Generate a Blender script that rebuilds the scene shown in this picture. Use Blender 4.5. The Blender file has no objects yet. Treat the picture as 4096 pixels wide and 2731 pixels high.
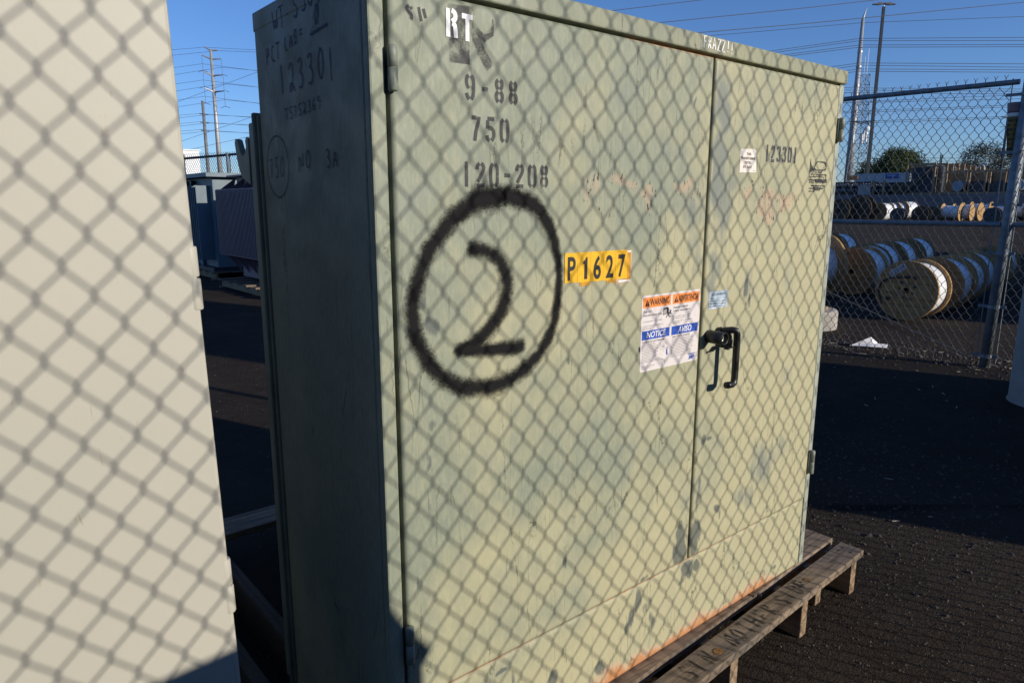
import bpy, math, random
import numpy as np
from math import sin, cos, pi, radians as R, hypot, atan2
from mathutils import Vector, Matrix

S = bpy.context.scene
C = S.collection
random.seed(7); rng = np.random.default_rng(7)
ZO = 0.155                                    # the cabinets stand on pallets this high above the asphalt

# ---------------------------------------------------------------- camera, sky, sun, exposure
cam_d = bpy.data.cameras.new('camera'); cam = bpy.data.objects.new('camera', cam_d); C.objects.link(cam)
cam_d.sensor_width = 36.0; cam_d.lens = 2781.476 / 4096 * 36; cam_d.clip_start = 0.01; cam_d.clip_end = 3000
CAM = Vector((-0.57960, -1.05858, 1.21030 + ZO))
cr = Vector((0.768990590, -0.639259823, 0.000592020693)); cu = Vector((0.12392177, 0.14997875, 0.98089233)); cf = Vector((0.62713385, 0.75422361, -0.19455046))
m = Matrix((cr, cu, -cf)).transposed().to_4x4(); m.translation = CAM; cam.matrix_world = m
S.camera = cam
SUN_EL, SUN_AZ = 16.0, 21.5                    # azimuth counted from -Y towards +X
world = bpy.data.worlds.new('World'); S.world = world; world.use_nodes = True
wn = world.node_tree.nodes; sky = wn.new('ShaderNodeTexSky'); sky.sky_type = 'NISHITA'; sky.sun_disc = False
sky.sun_elevation = R(SUN_EL); sky.sun_rotation = R(180 - SUN_AZ); sky.altitude = 0; sky.air_density = 1.0; sky.dust_density = 0.0; sky.ozone_density = 5.0
tint = wn.new('ShaderNodeMix'); tint.data_type = 'RGBA'; tint.blend_type = 'MULTIPLY'; tint.inputs[0].default_value = 1.0; tint.inputs[7].default_value = (0.85, 0.94, 1.19, 1)
world.node_tree.links.new(sky.outputs[0], tint.inputs[6]); world.node_tree.links.new(tint.outputs[2], wn['Background'].inputs[0]); wn['Background'].inputs[1].default_value = 0.116
sd = bpy.data.lights.new('sun', 'SUN'); sun = bpy.data.objects.new('sun', sd); C.objects.link(sun)
sd.energy = 4.95; sd.angle = R(0.53); sd.color = (1.0, 0.91, 0.78)
SV = Vector((sin(R(SUN_AZ)) * cos(R(SUN_EL)), -cos(R(SUN_AZ)) * cos(R(SUN_EL)), sin(R(SUN_EL))))
sun.rotation_euler = SV.to_track_quat('Z', 'Y').to_euler(); sun.location = (3, -6, 8)
S.view_settings.view_transform = 'Standard'; S.view_settings.look = 'None'; S.view_settings.exposure = 0.0; S.view_settings.gamma = 1.0

# ---------------------------------------------------------------- helpers
FPX = 2781.476
def ray(px, py): return cf + cr * ((px - 2048.0) / FPX) - cu * ((py - 1365.5) / FPX)
def on_ground(px, py, z=0.0):
    d = ray(px, py); return CAM + d * ((z - CAM.z) / d.z)
def at_depth(px, py, D): return CAM + ray(px, py) * D
def on_x(px, py, X):
    d = ray(px, py); return CAM + d * ((X - CAM.x) / d.x)
def on_y(px, py, Y):
    d = ray(px, py); return CAM + d * ((Y - CAM.y) / d.y)

def tag(o, label=None, cat=None, group=None, kind=None):
    if label: o['label'] = label
    if cat: o['category'] = cat
    if group: o['group'] = group
    if kind: o['kind'] = kind
    return o
def thing(name, label, cat, loc=(0, 0, 0), rz=0.0, group=None):
    o = bpy.data.objects.new(name, None); C.objects.link(o); o.location = loc; o.rotation_euler = (0, 0, rz); o.empty_display_size = .1
    return tag(o, label, cat, group)
def copy_tree(o, parent=None):
    c = o.copy(); C.objects.link(c)
    if parent: c.parent = parent
    for ch in list(o.children): copy_tree(ch, c)
    return c

class MB:
    def __init__(s): s.v = []; s.f = []; s.m = []; s.e = []
    def add(s, vs, fs, mi=0, e=None):
        b = len(s.v); s.v += [tuple(x) for x in vs]; s.f += [tuple(b + i for i in f) for f in fs]; s.m += [mi] * len(fs)
        s.e += list(e) if e is not None else [0.0] * len(vs)
        return s
    def box(s, x0, x1, y0, y1, z0, z1, mi=0, M=None):
        vs = [(x0, y0, z0), (x1, y0, z0), (x1, y1, z0), (x0, y1, z0), (x0, y0, z1), (x1, y0, z1), (x1, y1, z1), (x0, y1, z1)]
        if M is not None: vs = [M @ Vector(v) for v in vs]
        return s.add(vs, [(0, 3, 2, 1), (4, 5, 6, 7), (0, 1, 5, 4), (1, 2, 6, 5), (2, 3, 7, 6), (3, 0, 4, 7)], mi)
    def beam(s, a, b, w, h, mi=0, up=(0, 0, 1)):
        a = Vector(a); b = Vector(b); d = (b - a); L = d.length; d.normalize(); up = Vector(up)
        if abs(d.dot(up)) > .98: up = Vector((1, 0, 0))
        x = d.cross(up).normalized(); y = x.cross(d).normalized()
        vs = []
        for P in (a, b):
            for i, j in ((-1, -1), (1, -1), (1, 1), (-1, 1)): vs.append(P + x * (i * w / 2) + y * (j * h / 2))
        return s.add(vs, [(3, 2, 1, 0), (4, 5, 6, 7), (0, 1, 5, 4), (1, 2, 6, 5), (2, 3, 7, 6), (3, 0, 4, 7)], mi)
    def tube(s, pts, r, n=8, mi=0, cap=True):
        pts = [Vector(p) for p in pts]; rs = r if isinstance(r, (list, tuple)) else [r] * len(pts)
        rings = []; prev = None
        for i, P in enumerate(pts):
            t = (pts[min(i + 1, len(pts) - 1)] - pts[max(i - 1, 0)]).normalized()
            a = Vector((0, 0, 1)) if prev is None else prev
            if prev is None and abs(t.z) > .95: a = Vector((1, 0, 0))
            x = (a - t * a.dot(t)).normalized(); prev = x; y = t.cross(x)
            rings.append([P + (x * cos(2 * pi * k / n) + y * sin(2 * pi * k / n)) * rs[i] for k in range(n)])
        vs = [v for r_ in rings for v in r_]; fs = []
        for i in range(len(pts) - 1):
            for k in range(n): fs.append((i * n + k, i * n + (k + 1) % n, (i + 1) * n + (k + 1) % n, (i + 1) * n + k))
        if cap: fs += [tuple(range(n))[::-1], tuple((len(pts) - 1) * n + k for k in range(n))]
        return s.add(vs, fs, mi)
    def lathe(s, prof, axis_o, axis_d, n=32, mi=0):
        """prof: (radius, along)"""
        o = Vector(axis_o); d = Vector(axis_d).normalized(); a = Vector((0, 0, 1)) if abs(d.z) < .9 else Vector((1, 0, 0))
        x = (a - d * a.dot(d)).normalized(); y = d.cross(x); vs = []; fs = []
        for r, t in prof:
            for k in range(n): vs.append(o + d * t + (x * cos(2 * pi * k / n) + y * sin(2 * pi * k / n)) * r)
        for i in range(len(prof) - 1):
            for k in range(n): fs.append((i * n + k, i * n + (k + 1) % n, (i + 1) * n + (k + 1) % n, (i + 1) * n + k))
        return s.add(vs, fs, mi)
    def ribbon(s, pts, w, to3, mi=0, ext=0.0, soft=False):
        """flat stroke along 2-D pts (w may be per point); to3 maps (a,b) to 3-D; with soft=True edge values run 0 in the core to 1 at the rim"""
        P = [Vector((p[0], p[1], 0)) for p in pts]; n = len(P); ws = w if isinstance(w, (list, tuple)) else [w] * n
        if ext:
            d0 = (P[0] - P[1]).normalized(); d1 = (P[-1] - P[-2]).normalized()
            P = [P[0] + d0 * ext, P[0] + d0 * ext * .5] + P + [P[-1] + d1 * ext * .5, P[-1] + d1 * ext]; ws = [ws[0]] * 2 + list(ws) + [ws[-1]] * 2
        n = len(P); offs = (-1, -.5, 0, .5, 1) if soft else (-1, 1); k = len(offs); vs = []; es = []
        for i in range(n):
            d = (P[min(i + 1, n - 1)] - P[max(i - 1, 0)]).normalized(); nn = Vector((-d.y, d.x, 0))
            if 0 < i < n - 1:
                d1 = (P[i] - P[i - 1]).normalized(); c = max(.6, abs(nn.dot(Vector((-d1.y, d1.x, 0)))))
            else: c = 1
            endf = 0.0
            if ext: endf = 1.0 if i in (0, n - 1) else (.5 if i in (1, n - 2) else 0.0)
            for q in offs:
                v = P[i] + nn * (q * ws[i] / 2 / c); vs.append(to3(v.x, v.y)); es.append(min(1.0, hypot(q, endf)))
        fs = []
        for i in range(n - 1):
            for q in range(k - 1): fs.append((i * k + q, i * k + q + 1, (i + 1) * k + q + 1, (i + 1) * k + q))
        return s.add(vs, fs, mi, es)
    def poly(s, pts, to3, mi=0): return s.add([to3(*p) for p in pts], [tuple(range(len(pts)))], mi)
    def build(s, name, mats, parent=None, bevel=0.0, smooth=False, edge=False, loc=None):
        me = bpy.data.meshes.new(name); me.from_pydata([tuple(v) for v in s.v], [], s.f)
        for mt in (mats if isinstance(mats, (list, tuple)) else [mats]): me.materials.append(mt)
        if len(me.materials) > 1: me.polygons.foreach_set('material_index', s.m)
        if edge:
            at = me.attributes.new('edge', 'FLOAT', 'POINT'); at.data.foreach_set('value', s.e)
        if smooth: me.polygons.foreach_set('use_smooth', [True] * len(me.polygons))
        me.update()
        o = bpy.data.objects.new(name, me); C.objects.link(o)
        if parent: o.parent = parent
        if loc is not None: o.location = loc
        if bevel:
            b = o.modifiers.new('bevel', 'BEVEL'); b.width = bevel; b.segments = 2; b.limit_method = 'ANGLE'; b.angle_limit = R(40); b.harden_normals = False
        return o

def text_mesh(txt, size, xs=1.0, bold=0.0, align='LEFT', shear=0.0):
    """(verts2d, faces) of lettering in the built-in font"""
    cu_ = bpy.data.curves.new('t', 'FONT'); cu_.body = txt; cu_.size = size; cu_.offset = bold; cu_.align_x = align; cu_.shear = shear; cu_.resolution_u = 3
    o = bpy.data.objects.new('t', cu_); C.objects.link(o); dg = bpy.context.evaluated_depsgraph_get(); dg.update()
    me = o.evaluated_get(dg).to_mesh(); vs = [(v.co.x * xs, v.co.y) for v in me.vertices]; fs = [tuple(p.vertices) for p in me.polygons]
    o.evaluated_get(dg).to_mesh_clear(); bpy.data.objects.remove(o); bpy.data.curves.remove(cu_)
    return vs, fs
def add_text(mb, txt, a, b, h, to3, mi=0, width=None, bold=0.0, shear=0.0, tilt=0.0):
    """lettering with its lower left corner at (a,b), capital height h, squeezed to a width"""
    vs, fs = text_mesh(txt, h / .69, 1.0, bold, shear=shear)
    if not vs: return
    x0 = min(v[0] for v in vs); x1 = max(v[0] for v in vs); k = width / (x1 - x0) if width else 1.0
    mb.add([to3(a + (v[0] - x0) * k, b + v[1] + (v[0] - x0) * k * tilt) for v in vs], fs, mi)

# ---------------------------------------------------------------- materials
class NT:
    def __init__(s, name):
        s.mat = bpy.data.materials.new(name); s.mat.use_nodes = True; s.t = s.mat.node_tree; s.n = s.t.nodes
        s.b = s.n['Principled BSDF']; s.out = s.n['Material Output']
    def new(s, ty, **kw):
        n = s.n.new(ty)
        for k, v in kw.items():
            if hasattr(n, k): setattr(n, k, v)
        return n
    def L(s, a, b): s.t.links.new(a, b)
    def coord(s, sc=(1, 1, 1), kind='Object', loc=(0, 0, 0)):
        c = s.new('ShaderNodeTexCoord'); mp = s.new('ShaderNodeMapping'); mp.inputs['Scale'].default_value = sc; mp.inputs['Location'].default_value = loc
        s.L(c.outputs[kind], mp.inputs[0]); return mp.outputs[0]
    def noise(s, sc, detail=4, rough=.55, vec=None, dist=0.0):
        n = s.new('ShaderNodeTexNoise'); n.inputs['Scale'].default_value = sc; n.inputs['Detail'].default_value = detail; n.inputs['Roughness'].default_value = rough; n.inputs['Distortion'].default_value = dist
        s.L(vec if vec is not None else s.coord(), n.inputs['Vector']); return n.outputs['Fac']
    def vor(s, sc, vec=None, feat='DISTANCE_TO_EDGE'):
        n = s.new('ShaderNodeTexVoronoi'); n.feature = feat; n.inputs['Scale'].default_value = sc; s.L(vec if vec is not None else s.coord(), n.inputs['Vector']); return n.outputs['Distance']
    def ramp(s, fac, lo, hi, a=0.0, b=1.0):
        n = s.new('ShaderNodeMapRange'); n.interpolation_type = 'SMOOTHSTEP'; s.L(fac, n.inputs[0])
        for i, v in enumerate((lo, hi, a, b)): n.inputs[i + 1].default_value = v
        return n.outputs[0]
    def math(s, op, a, b=None):
        n = s.new('ShaderNodeMath'); n.operation = op
        for i, v in enumerate((a, b)):
            if v is None: continue
            if isinstance(v, (int, float)): n.inputs[i].default_value = v
            else: s.L(v, n.inputs[i])
        return n.outputs[0]
    def mix(s, fac, a, b):
        n = s.new('ShaderNodeMix'); n.data_type = 'RGBA'; n.clamp_factor = True
        for sock, v in ((n.inputs[0], fac), (n.inputs[6], a), (n.inputs[7], b)):
            if isinstance(v, (int, float)): sock.default_value = v
            elif isinstance(v, tuple): sock.default_value = (*v, 1)
            else: s.L(v, sock)
        return n.outputs[2]
    def attr(s, name):
        n = s.new('ShaderNodeAttribute'); n.attribute_name = name; return n.outputs['Fac']
    def bump(s, h, st=.3, d=.01):
        n = s.new('ShaderNodeBump'); n.inputs['Strength'].default_value = st; n.inputs['Distance'].default_value = d; s.L(h, n.inputs['Height']); s.L(n.outputs[0], s.b.inputs['Normal'])
    def fin(s, col, rough=.6, metal=0.0, spec=.5):
        if isinstance(col, tuple): s.b.inputs['Base Color'].default_value = (*col, 1)
        else: s.L(col, s.b.inputs['Base Color'])
        if isinstance(rough, (int, float)): s.b.inputs['Roughness'].default_value = rough
        else: s.L(rough, s.b.inputs['Roughness'])
        s.b.inputs['Metallic'].default_value = metal; s.b.inputs['Specular IOR Level'].default_value = spec; return s.mat
    def alpha(s, fac):
        tr = s.new('ShaderNodeBsdfTransparent'); mx = s.new('ShaderNodeMixShader'); s.L(fac, mx.inputs[0]); s.L(tr.outputs[0], mx.inputs[1]); s.L(s.b.outputs[0], mx.inputs[2]); s.L(mx.outputs[0], s.out.inputs[0])

def flat(name, col, rough=.55, metal=0.0, var=.12, sc=8, spec=.4, bump=0.0, dirt=None):
    n = NT(name); f = n.noise(sc, 5, .6); d = tuple(max(0, c * (1 - var)) for c in col); l = tuple(min(1, c * (1 + var)) for c in col)
    c = n.mix(n.ramp(f, .3, .7), d, l)
    if dirt: c = n.mix(n.ramp(n.noise(sc * .6, 6, .7, n.coord((1, 1, .35), loc=(3, 1, 7))), .5, .75, 0, .75), c, dirt)
    if bump: n.bump(n.noise(sc * 6, 4), bump, .004)
    return n.fin(c, rough, metal, spec)

def cracked_paint(name, stains=False, base=((.215, .245, .190), (.395, .378, .242)), dark=(.10, .105, .065)):
    """weathered olive enamel: two-tone fading with glare painted in towards the lower right, vertical hairline cracks, and (with stain layers) scuffs, rust and salmon undercoat"""
    n = NT(name); co = n.coord()
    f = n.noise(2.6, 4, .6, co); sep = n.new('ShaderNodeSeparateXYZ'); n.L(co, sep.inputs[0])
    g = n.math('ADD', n.math('MULTIPLY', sep.outputs[0], .22), n.math('MULTIPLY', sep.outputs[2], -.16))  # yellower tone and glare painted in, growing towards the lower right
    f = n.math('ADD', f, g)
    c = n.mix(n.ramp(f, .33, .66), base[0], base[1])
    gp = n.ramp(n.noise(7, 5, .62, n.coord((1.2, 1, .55), loc=(4, 2, 9))), .55, .74, 0, .6)
    c = n.mix(gp, c, (.215, .245, .205))
    c = n.mix(n.ramp(n.noise(130, 3, .6, n.coord((1, 1, .35))), .35, .8, 0, .22), c, tuple(x * 1.35 for x in base[1]))
    if stains:
        fine = n.noise(60, 5, .7, n.coord((1, 1, .14))); fine2 = n.noise(15, 5, .65, n.coord((1.4, 1, .5), loc=(7, 0, 3)))
        k = n.math('ADD', n.math('MULTIPLY', n.math('SUBTRACT', fine, .5), .9), n.math('MULTIPLY', n.math('SUBTRACT', fine2, .5), 1.2))
        c = n.mix(n.ramp(n.math('ADD', n.attr('peach'), k), .40, .85, 0, .62), c, (.46, .325, .225))
        c = n.mix(n.ramp(n.math('ADD', n.attr('grey'), n.math('MULTIPLY', k, .8)), .28, .8, 0, .8), c, (.165, .192, .178))
        c = n.mix(n.ramp(n.math('ADD', n.attr('scuff'), k), .42, .75, 0, .82), c, (.085, .102, .10))
        c = n.mix(n.ramp(n.math('ADD', n.attr('rust'), k), .35, .6, 0, .7), c, (.52, .36, .25))
        c = n.mix(n.ramp(n.math('ADD', n.attr('rust'), n.math('MULTIPLY', k, 1.1)), .52, .95, 0, .92), c, (.47, .21, .085))
        chip = n.ramp(n.noise(150, 4, .6, n.coord((1, 1, .45), loc=(1, 1, 1))), .60, .66)
        c = n.mix(n.math('MULTIPLY', chip, n.ramp(n.math('ADD', n.attr('peach'), n.math('MULTIPLY', k, .6)), .25, .5)), c, (.03, .03, .028))
    # hairline cracks
    wob = n.new('ShaderNodeVectorMath'); wob.operation = 'ADD'; nz = n.new('ShaderNodeTexNoise'); nz.inputs['Scale'].default_value = 90; nz.inputs['Detail'].default_value = 3
    n.L(co, nz.inputs['Vector']); sc = n.new('ShaderNodeVectorMath'); sc.operation = 'SCALE'; sc.inputs['Scale'].default_value = .007; n.L(nz.outputs['Color'], sc.inputs[0])
    n.L(co, wob.inputs[0]); n.L(sc.outputs[0], wob.inputs[1]); mp = n.new('ShaderNodeMapping'); mp.inputs['Scale'].default_value = (34, 34, 2.6); n.L(wob.outputs[0], mp.inputs[0])
    cr_ = n.ramp(n.vor(1.0, mp.outputs[0]), .006, .024, 1, 0)
    br = n.ramp(n.noise(11, 4, .7, n.coord((1, 1, .45), loc=(2, 5, 1))), .50, .62)
    crk = n.math('MULTIPLY', cr_, br)
    c = n.mix(n.math('MULTIPLY', crk, .75), c, dark)
    n.bump(n.math('SUBTRACT', n.math('MULTIPLY', n.noise(3, 2, .5, n.coord((1, 1, .5))), 1.0), n.math('MULTIPLY', crk, .02)), .38, .016)
    return n.fin(c, n.ramp(n.noise(12, 4), .3, .7, .48, .68), 0, .35)

def wood(name, dark, light, along='X', grey=.5):
    sc = {'X': (2.2, 26, 26), 'Y': (26, 2.2, 26), 'Z': (26, 26, 2.2)}[along]; saw = {'X': (70, 2, 2), 'Y': (2, 70, 2), 'Z': (2, 2, 70)}[along]
    n = NT(name); f = n.noise(1.6, 7, .68, n.coord(sc), .6); c = n.mix(n.ramp(f, .3, .72), dark, light)
    g = tuple((dark[0] + light[0]) * .28 for _ in range(3)); c = n.mix(n.ramp(n.noise(6, 5, .7), .42, .7, 0, grey), c, (g[0] * .95, g[1] * .93, g[2] * .9))
    c = n.mix(n.ramp(n.noise(1.0, 2, .5, n.coord(saw)), .55, .8, 0, .35), c, tuple(x * .45 for x in dark))
    n.bump(f, .5, .004); return n.fin(c, .85, 0, .2)

def asphalt():
    n = NT('asphalt'); co = n.coord()
    big = n.noise(.6, 5, .65, co); mid = n.noise(9, 6, .7, co); grit = n.noise(140, 3, .7, co)
    c = n.mix(n.ramp(big, .35, .68), (.029, .0215, .0165), (.050, .039, .030))
    c = n.mix(n.ramp(mid, .4, .75, 0, .5), c, (.054, .046, .038))
    c = n.mix(n.ramp(grit, .52, .75, 0, .7), c, (.10, .088, .074))
    spk = n.new('ShaderNodeTexVoronoi'); spk.inputs['Scale'].default_value = 60; n.L(co, spk.inputs['Vector'])
    rare = n.new('ShaderNodeSeparateColor'); n.L(spk.outputs['Color'], rare.inputs[0])
    c = n.mix(n.math('MULTIPLY', n.ramp(spk.outputs['Distance'], .12, .22, 1, 0), n.ramp(rare.outputs[0], .93, .96, 0, .9)), c, (.26, .25, .23))
    ck = n.math('MULTIPLY', n.ramp(n.vor(.42, n.coord(loc=(.3, .1, 0))), .002, .012, 1, 0), n.ramp(n.noise(.8, 2, .5, n.coord(loc=(5, 5, 5))), .5, .6))
    c = n.mix(n.math('MULTIPLY', ck, .8), c, (.008, .008, .008))
    h = n.math('ADD', n.math('MULTIPLY', grit, .55), n.math('MULTIPLY', n.noise(38, 4, .7, co), 1.0))
    n.bump(h, .95, .02); return n.fin(c, .95, 0, .06)

def spray(name, col=(.012, .012, .013), lo=.10, hi=1.02):
    n = NT(name); e = n.attr('edge'); grain = n.noise(420, 2, .6); blot = n.noise(26, 4, .6)
    v = n.math('ADD', n.math('ADD', e, n.math('MULTIPLY', n.math('SUBTRACT', grain, .5), .85)), n.math('MULTIPLY', n.math('SUBTRACT', blot, .5), .95))
    n.alpha(n.ramp(v, lo, hi, .985, 0)); return n.fin(col, .75, 0, .08)
def stencil(name, col, lo=.34, hi=.62, amax=.92, amin=.25):
    n = NT(name); f = n.noise(28, 4, .65); g = n.noise(300, 2, .5)
    v = n.math('ADD', f, n.math('MULTIPLY', n.math('SUBTRACT', g, .5), .35)); n.alpha(n.ramp(v, lo, hi, amax, amin)); return n.fin(col, .6, 0, .3)

M = {}
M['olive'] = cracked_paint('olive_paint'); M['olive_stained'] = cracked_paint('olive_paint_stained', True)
M['olive_plain'] = flat('olive_plain', (.215, .235, .175), .55, 0, .18, 6, .4, dirt=(.13, .12, .08))
M['olive_top'] = cracked_paint('olive_paint_frame', False, ((.225, .245, .185), (.30, .30, .19)), (.06, .055, .04))
M['jamb'] = flat('grey_green_jamb', (.33, .355, .30), .5, 0, .12, 20, .4); M['hinge'] = flat('hinge_paint', (.20, .225, .185), .5, 0, .2, 30, .4)
M['black_steel'] = flat('black_steel', (.016, .017, .017), .38, 0, .25, 30, .5)
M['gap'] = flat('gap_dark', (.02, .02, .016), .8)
M['rustline'] = flat('rust_seam', (.36, .20, .11), .8, 0, .5, 40, .2)
def cream():
    n = NT('cream_paint'); f = n.noise(2.2, 5, .6); c = n.mix(n.ramp(f, .35, .65), (.425, .413, .352), (.405, .399, .342))
    mp = n.coord((30, 30, 5)); ck = n.math('MULTIPLY', n.ramp(n.vor(1.0, mp), .01, .03, 1, 0), n.ramp(n.noise(7, 4, .7), .58, .64)); c = n.mix(n.math('MULTIPLY', ck, .6), c, (.34, .27, .19))
    n.bump(n.noise(60, 3), .04, .003); return n.fin(c, .5, 0, .35)
M['cream'] = cream()
M['galv'] = flat('galvanised_steel', (.26, .29, .31), .5, .35, .22, 24, .5)
M['wire'] = flat('galvanised_wire', (.105, .11, .115), .5, .25, .2, 60, .5)
M['fencepipe'] = flat('weathered_pipe', (.17, .20, .225), .55, .25, .22, 18, .45)
M['asphalt'] = asphalt()
M['deck'] = wood('pallet_board', (.10, .076, .054), (.31, .235, .165), 'X', .55); M['string'] = wood('pallet_stringer', (.15, .10, .06), (.40, .28, .17), 'Y', .25)
M['string_shaded'] = wood('shaded_stringer', (.05, .038, .027), (.11, .085, .06), 'Y', .4); M['wood_x'] = wood('crate_wood', (.22, .14, .075), (.48, .33, .19), 'Z', .2); M['reelwood'] = wood('reel_wood', (.29, .165, .06), (.50, .32, .14), 'Z', .15); M['reelmid'] = wood('reel_wood_dull', (.20, .125, .055), (.38, .25, .12), 'Z', .2)  # second stringer wood has the shade on the left stringers painted in
M['reeldark'] = wood('reel_wood_dark', (.05, .037, .026), (.13, .095, .06), 'Z', .5); M['reelgrey'] = wood('reel_wood_grey', (.05, .05, .05), (.11, .11, .11), 'Z', .3)
M['wrap'] = flat('white_wrap', (.74, .76, .78), .3, 0, .05, 14, .5, .35); M['paper'] = flat('white_paper', (.72, .72, .74), .8, 0, .05, 14, .2, .2)
M['label_w'] = flat('pale_label', (.52, .52, .56), .6, 0, .1, 20)
M['ink'] = flat('dark_ink', (.03, .03, .035), .7)
M['concrete'] = flat('pale_concrete', (.34, .32, .29), .9, 0, .22, 9, .2, .35, dirt=(.2, .18, .15)); M['wallconc'] = flat('grey_block_wall', (.15, .15, .165), .9, 0, .15, 2, .2)
M['bollard'] = flat('bollard_concrete', (.25, .235, .215), .9, 0, .15, 6, .15, .35, dirt=(.17, .155, .14))
M['pole'] = flat('steel_pole', (.36, .37, .38), .5, .3, .08, 1.5, .4); M['poledark'] = flat('dark_bronze_pole', (.022, .025, .032), .5, .0, .15, 2); M['woodpole'] = flat('grey_pole', (.16, .155, .15), .7, 0, .2, 3)
M['insul'] = flat('grey_insulator', (.22, .24, .26), .25, 0, .15, 10, .6); M['line'] = flat('line_wire', (.06, .07, .09), .6)
M['lamp'] = flat('lamp_head', (.10, .10, .10), .35, .3, .2, 4)
M['bluepaint'] = flat('blue_grey_paint', (.12, .17, .20), .5, 0, .1, 3, .4, dirt=(.08, .12, .16)); M['pinkpaint'] = flat('mauve_paint', (.22, .155, .18), .5, 0, .08, 3); M['whitepaint'] = flat('white_paint', (.70, .73, .75), .5, 0, .06, 2)
M['greypaint'] = flat('grey_paint', (.27, .29, .30), .5, 0, .1, 3); M['tealpaint'] = flat('pale_green_paint', (.30, .36, .30), .5, 0, .1, 3)
M['signblue'] = flat('blue_sign', (.03, .09, .33), .5); M['signorange'] = flat('orange_board', (.55, .24, .10), .7); M['darkmetal'] = flat('dark_metal', (.045, .05, .06), .5, .3, .3, 20)
M['spray'] = spray('black_spray'); M['overspray'] = spray('thin_overspray', (.016, .016, .017), -.15, .95); M['sten'] = stencil('stencil_black', (.045, .047, .052), .42, .72, .95, .35); M['sten_mid'] = stencil('stencil_grey', (.075, .078, .085), .5, .8, .95, .5); M['sten_faint'] = stencil('stencil_faint', (.065, .065, .07), .36, .64, .8, .12)
M['sten_white'] = stencil('stencil_white', (.82, .83, .85), .5, .8, .98, .6); M['chalk'] = stencil('white_marker', (.80, .80, .78), .5, .85, .95, .4)
M['marker'] = stencil('blue_marker', (.012, .022, .075), .45, .8, .95, .5); M['markerblack'] = stencil('black_marker', (.012, .013, .016), .45, .8, .95, .5); M['woodink'] = stencil('wood_marker', (.015, .015, .016), .42, .62, .88, .2)
M['yellow'] = flat('yellow_label', (.74, .42, .014), .45, 0, .06, 40); M['yellowdull'] = flat('amber_label', (.55, .27, .02), .5, 0, .2, 60)
M['vinyl'] = flat('white_vinyl', (.66, .62, .62), .4, 0, .04, 60); M['orange'] = flat('orange_print', (.82, .27, .07), .45, 0, .05, 60); M['blueprint'] = flat('blue_print', (.028, .085, .42), .4, 0, .12, 60)
M['inkblack'] = flat('black_print', (.022, .02, .02), .45); M['inkgrey'] = flat('grey_print', (.27, .26, .27), .5); M['whiteprint'] = flat('white_print', (.75, .75, .78), .45)
M['foil'] = flat('nameplate_foil', (.42, .52, .62), .35, .15, .25, 90); M['tan'] = flat('tan_backing', (.50, .37, .26), .7, 0, .15, 60)
M['oldpaper'] = flat('yellowed_sticker', (.72, .68, .64), .6, 0, .05, 60, dirt=(.62, .44, .18)); M['brass'] = flat('cylinder_lock', (.35, .34, .32), .35, .6, .2, 40)
def leafmat(name, a, b):
    n = NT(name); oi = n.noise(.9, 3, .6); return n.fin(n.mix(n.ramp(oi, .35, .65), a, b), .7, 0, .2)
M['leaf'] = leafmat('green_foliage', (.06, .085, .022), (.12, .14, .045)); M['leafdry'] = leafmat('dry_foliage', (.08, .075, .05), (.12, .11, .07)); M['bark'] = flat('bark', (.06, .048, .036), .9)

# ---------------------------------------------------------------- ground
gm = MB(); gm.add([(-900, -900, 0), (1500, -900, 0), (1500, 1500, 0), (-900, 1500, 0)], [(0, 1, 2, 3)])
tag(gm.build('ground', M['asphalt']), 'dark grey asphalt yard with grit and small cracks', 'ground', kind='structure')
def rock(mb, x, y, s, z=0.0):
    a = random.random() * 6.28; h = s * random.uniform(.4, .9); vs = [];
    for k in range(5): vs.append((x + cos(a + k * 1.257) * s * random.uniform(.6, 1), y + sin(a + k * 1.257) * s * random.uniform(.6, 1), z))
    vs += [(x + cos(a + 1.0) * s * .4, y + sin(a + 1.0) * s * .4, z + h), (x + cos(a + 4.0) * s * .4, y + sin(a + 4.0) * s * .4, z + h * .8)]
    mb.add(vs, [(0, 1, 5), (1, 2, 5), (2, 3, 6), (3, 4, 6), (4, 0, 6), (0, 5, 6), (2, 6, 5)])
db = MB()
for _ in range(3000):
    x = random.uniform(1.9, 7.5); y = random.uniform(-1.0, 4.5); rock(db, x, y, random.choice((.003, .004, .005, .007, .011)))
for _ in range(5200):
    x = random.uniform(1.3, 3.6); y = random.uniform(-.9, 1.2); rock(db, x, y, random.choice((.002, .003, .004, .006)))
for _ in range(500): rock(db, random.gauss(2.9, .5), random.gauss(.35, .4), random.choice((.005, .009, .013)))
for _ in range(900):
    y = random.uniform(.2, 2.4); x = 6.2 - .088 * (y - .886) + random.gauss(.1, .28); rock(db, x, y, random.choice((.004, .007, .012, .02)))
for _ in range(500): rock(db, random.uniform(.2, 2.2), random.uniform(2.2, 7), random.choice((.003, .005, .008)))
tag(db.build('gravel_debris', flat('gravel', (.062, .053, .044), .9, 0, .6, 50)), 'loose grit and small stones strewn over the asphalt', 'gravel', kind='stuff')
db = MB()
for _ in range(60):
    x = random.uniform(2.2, 7.3); y = random.uniform(-.8, 3); a = random.random() * 3.14; l = random.uniform(.01, .05)
    db.beam((x, y, .004), (x + cos(a) * l, y + sin(a) * l, .008), .006, .003)
for _ in range(45):
    y = random.uniform(.3, 2.2); x = 6.2 - .088 * (y - .886) + random.gauss(.05, .2); a = random.random() * 3.14; l = random.uniform(.02, .09)
    db.beam((x, y, .006), (x + cos(a) * l, y + sin(a) * l, .012), .009, .004)
tag(db.build('litter_scraps', flat('scraps', (.26, .235, .2), .9, 0, .4, 50)), 'scattered chips of pale wood and paper scraps', 'litter', kind='stuff')

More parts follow.
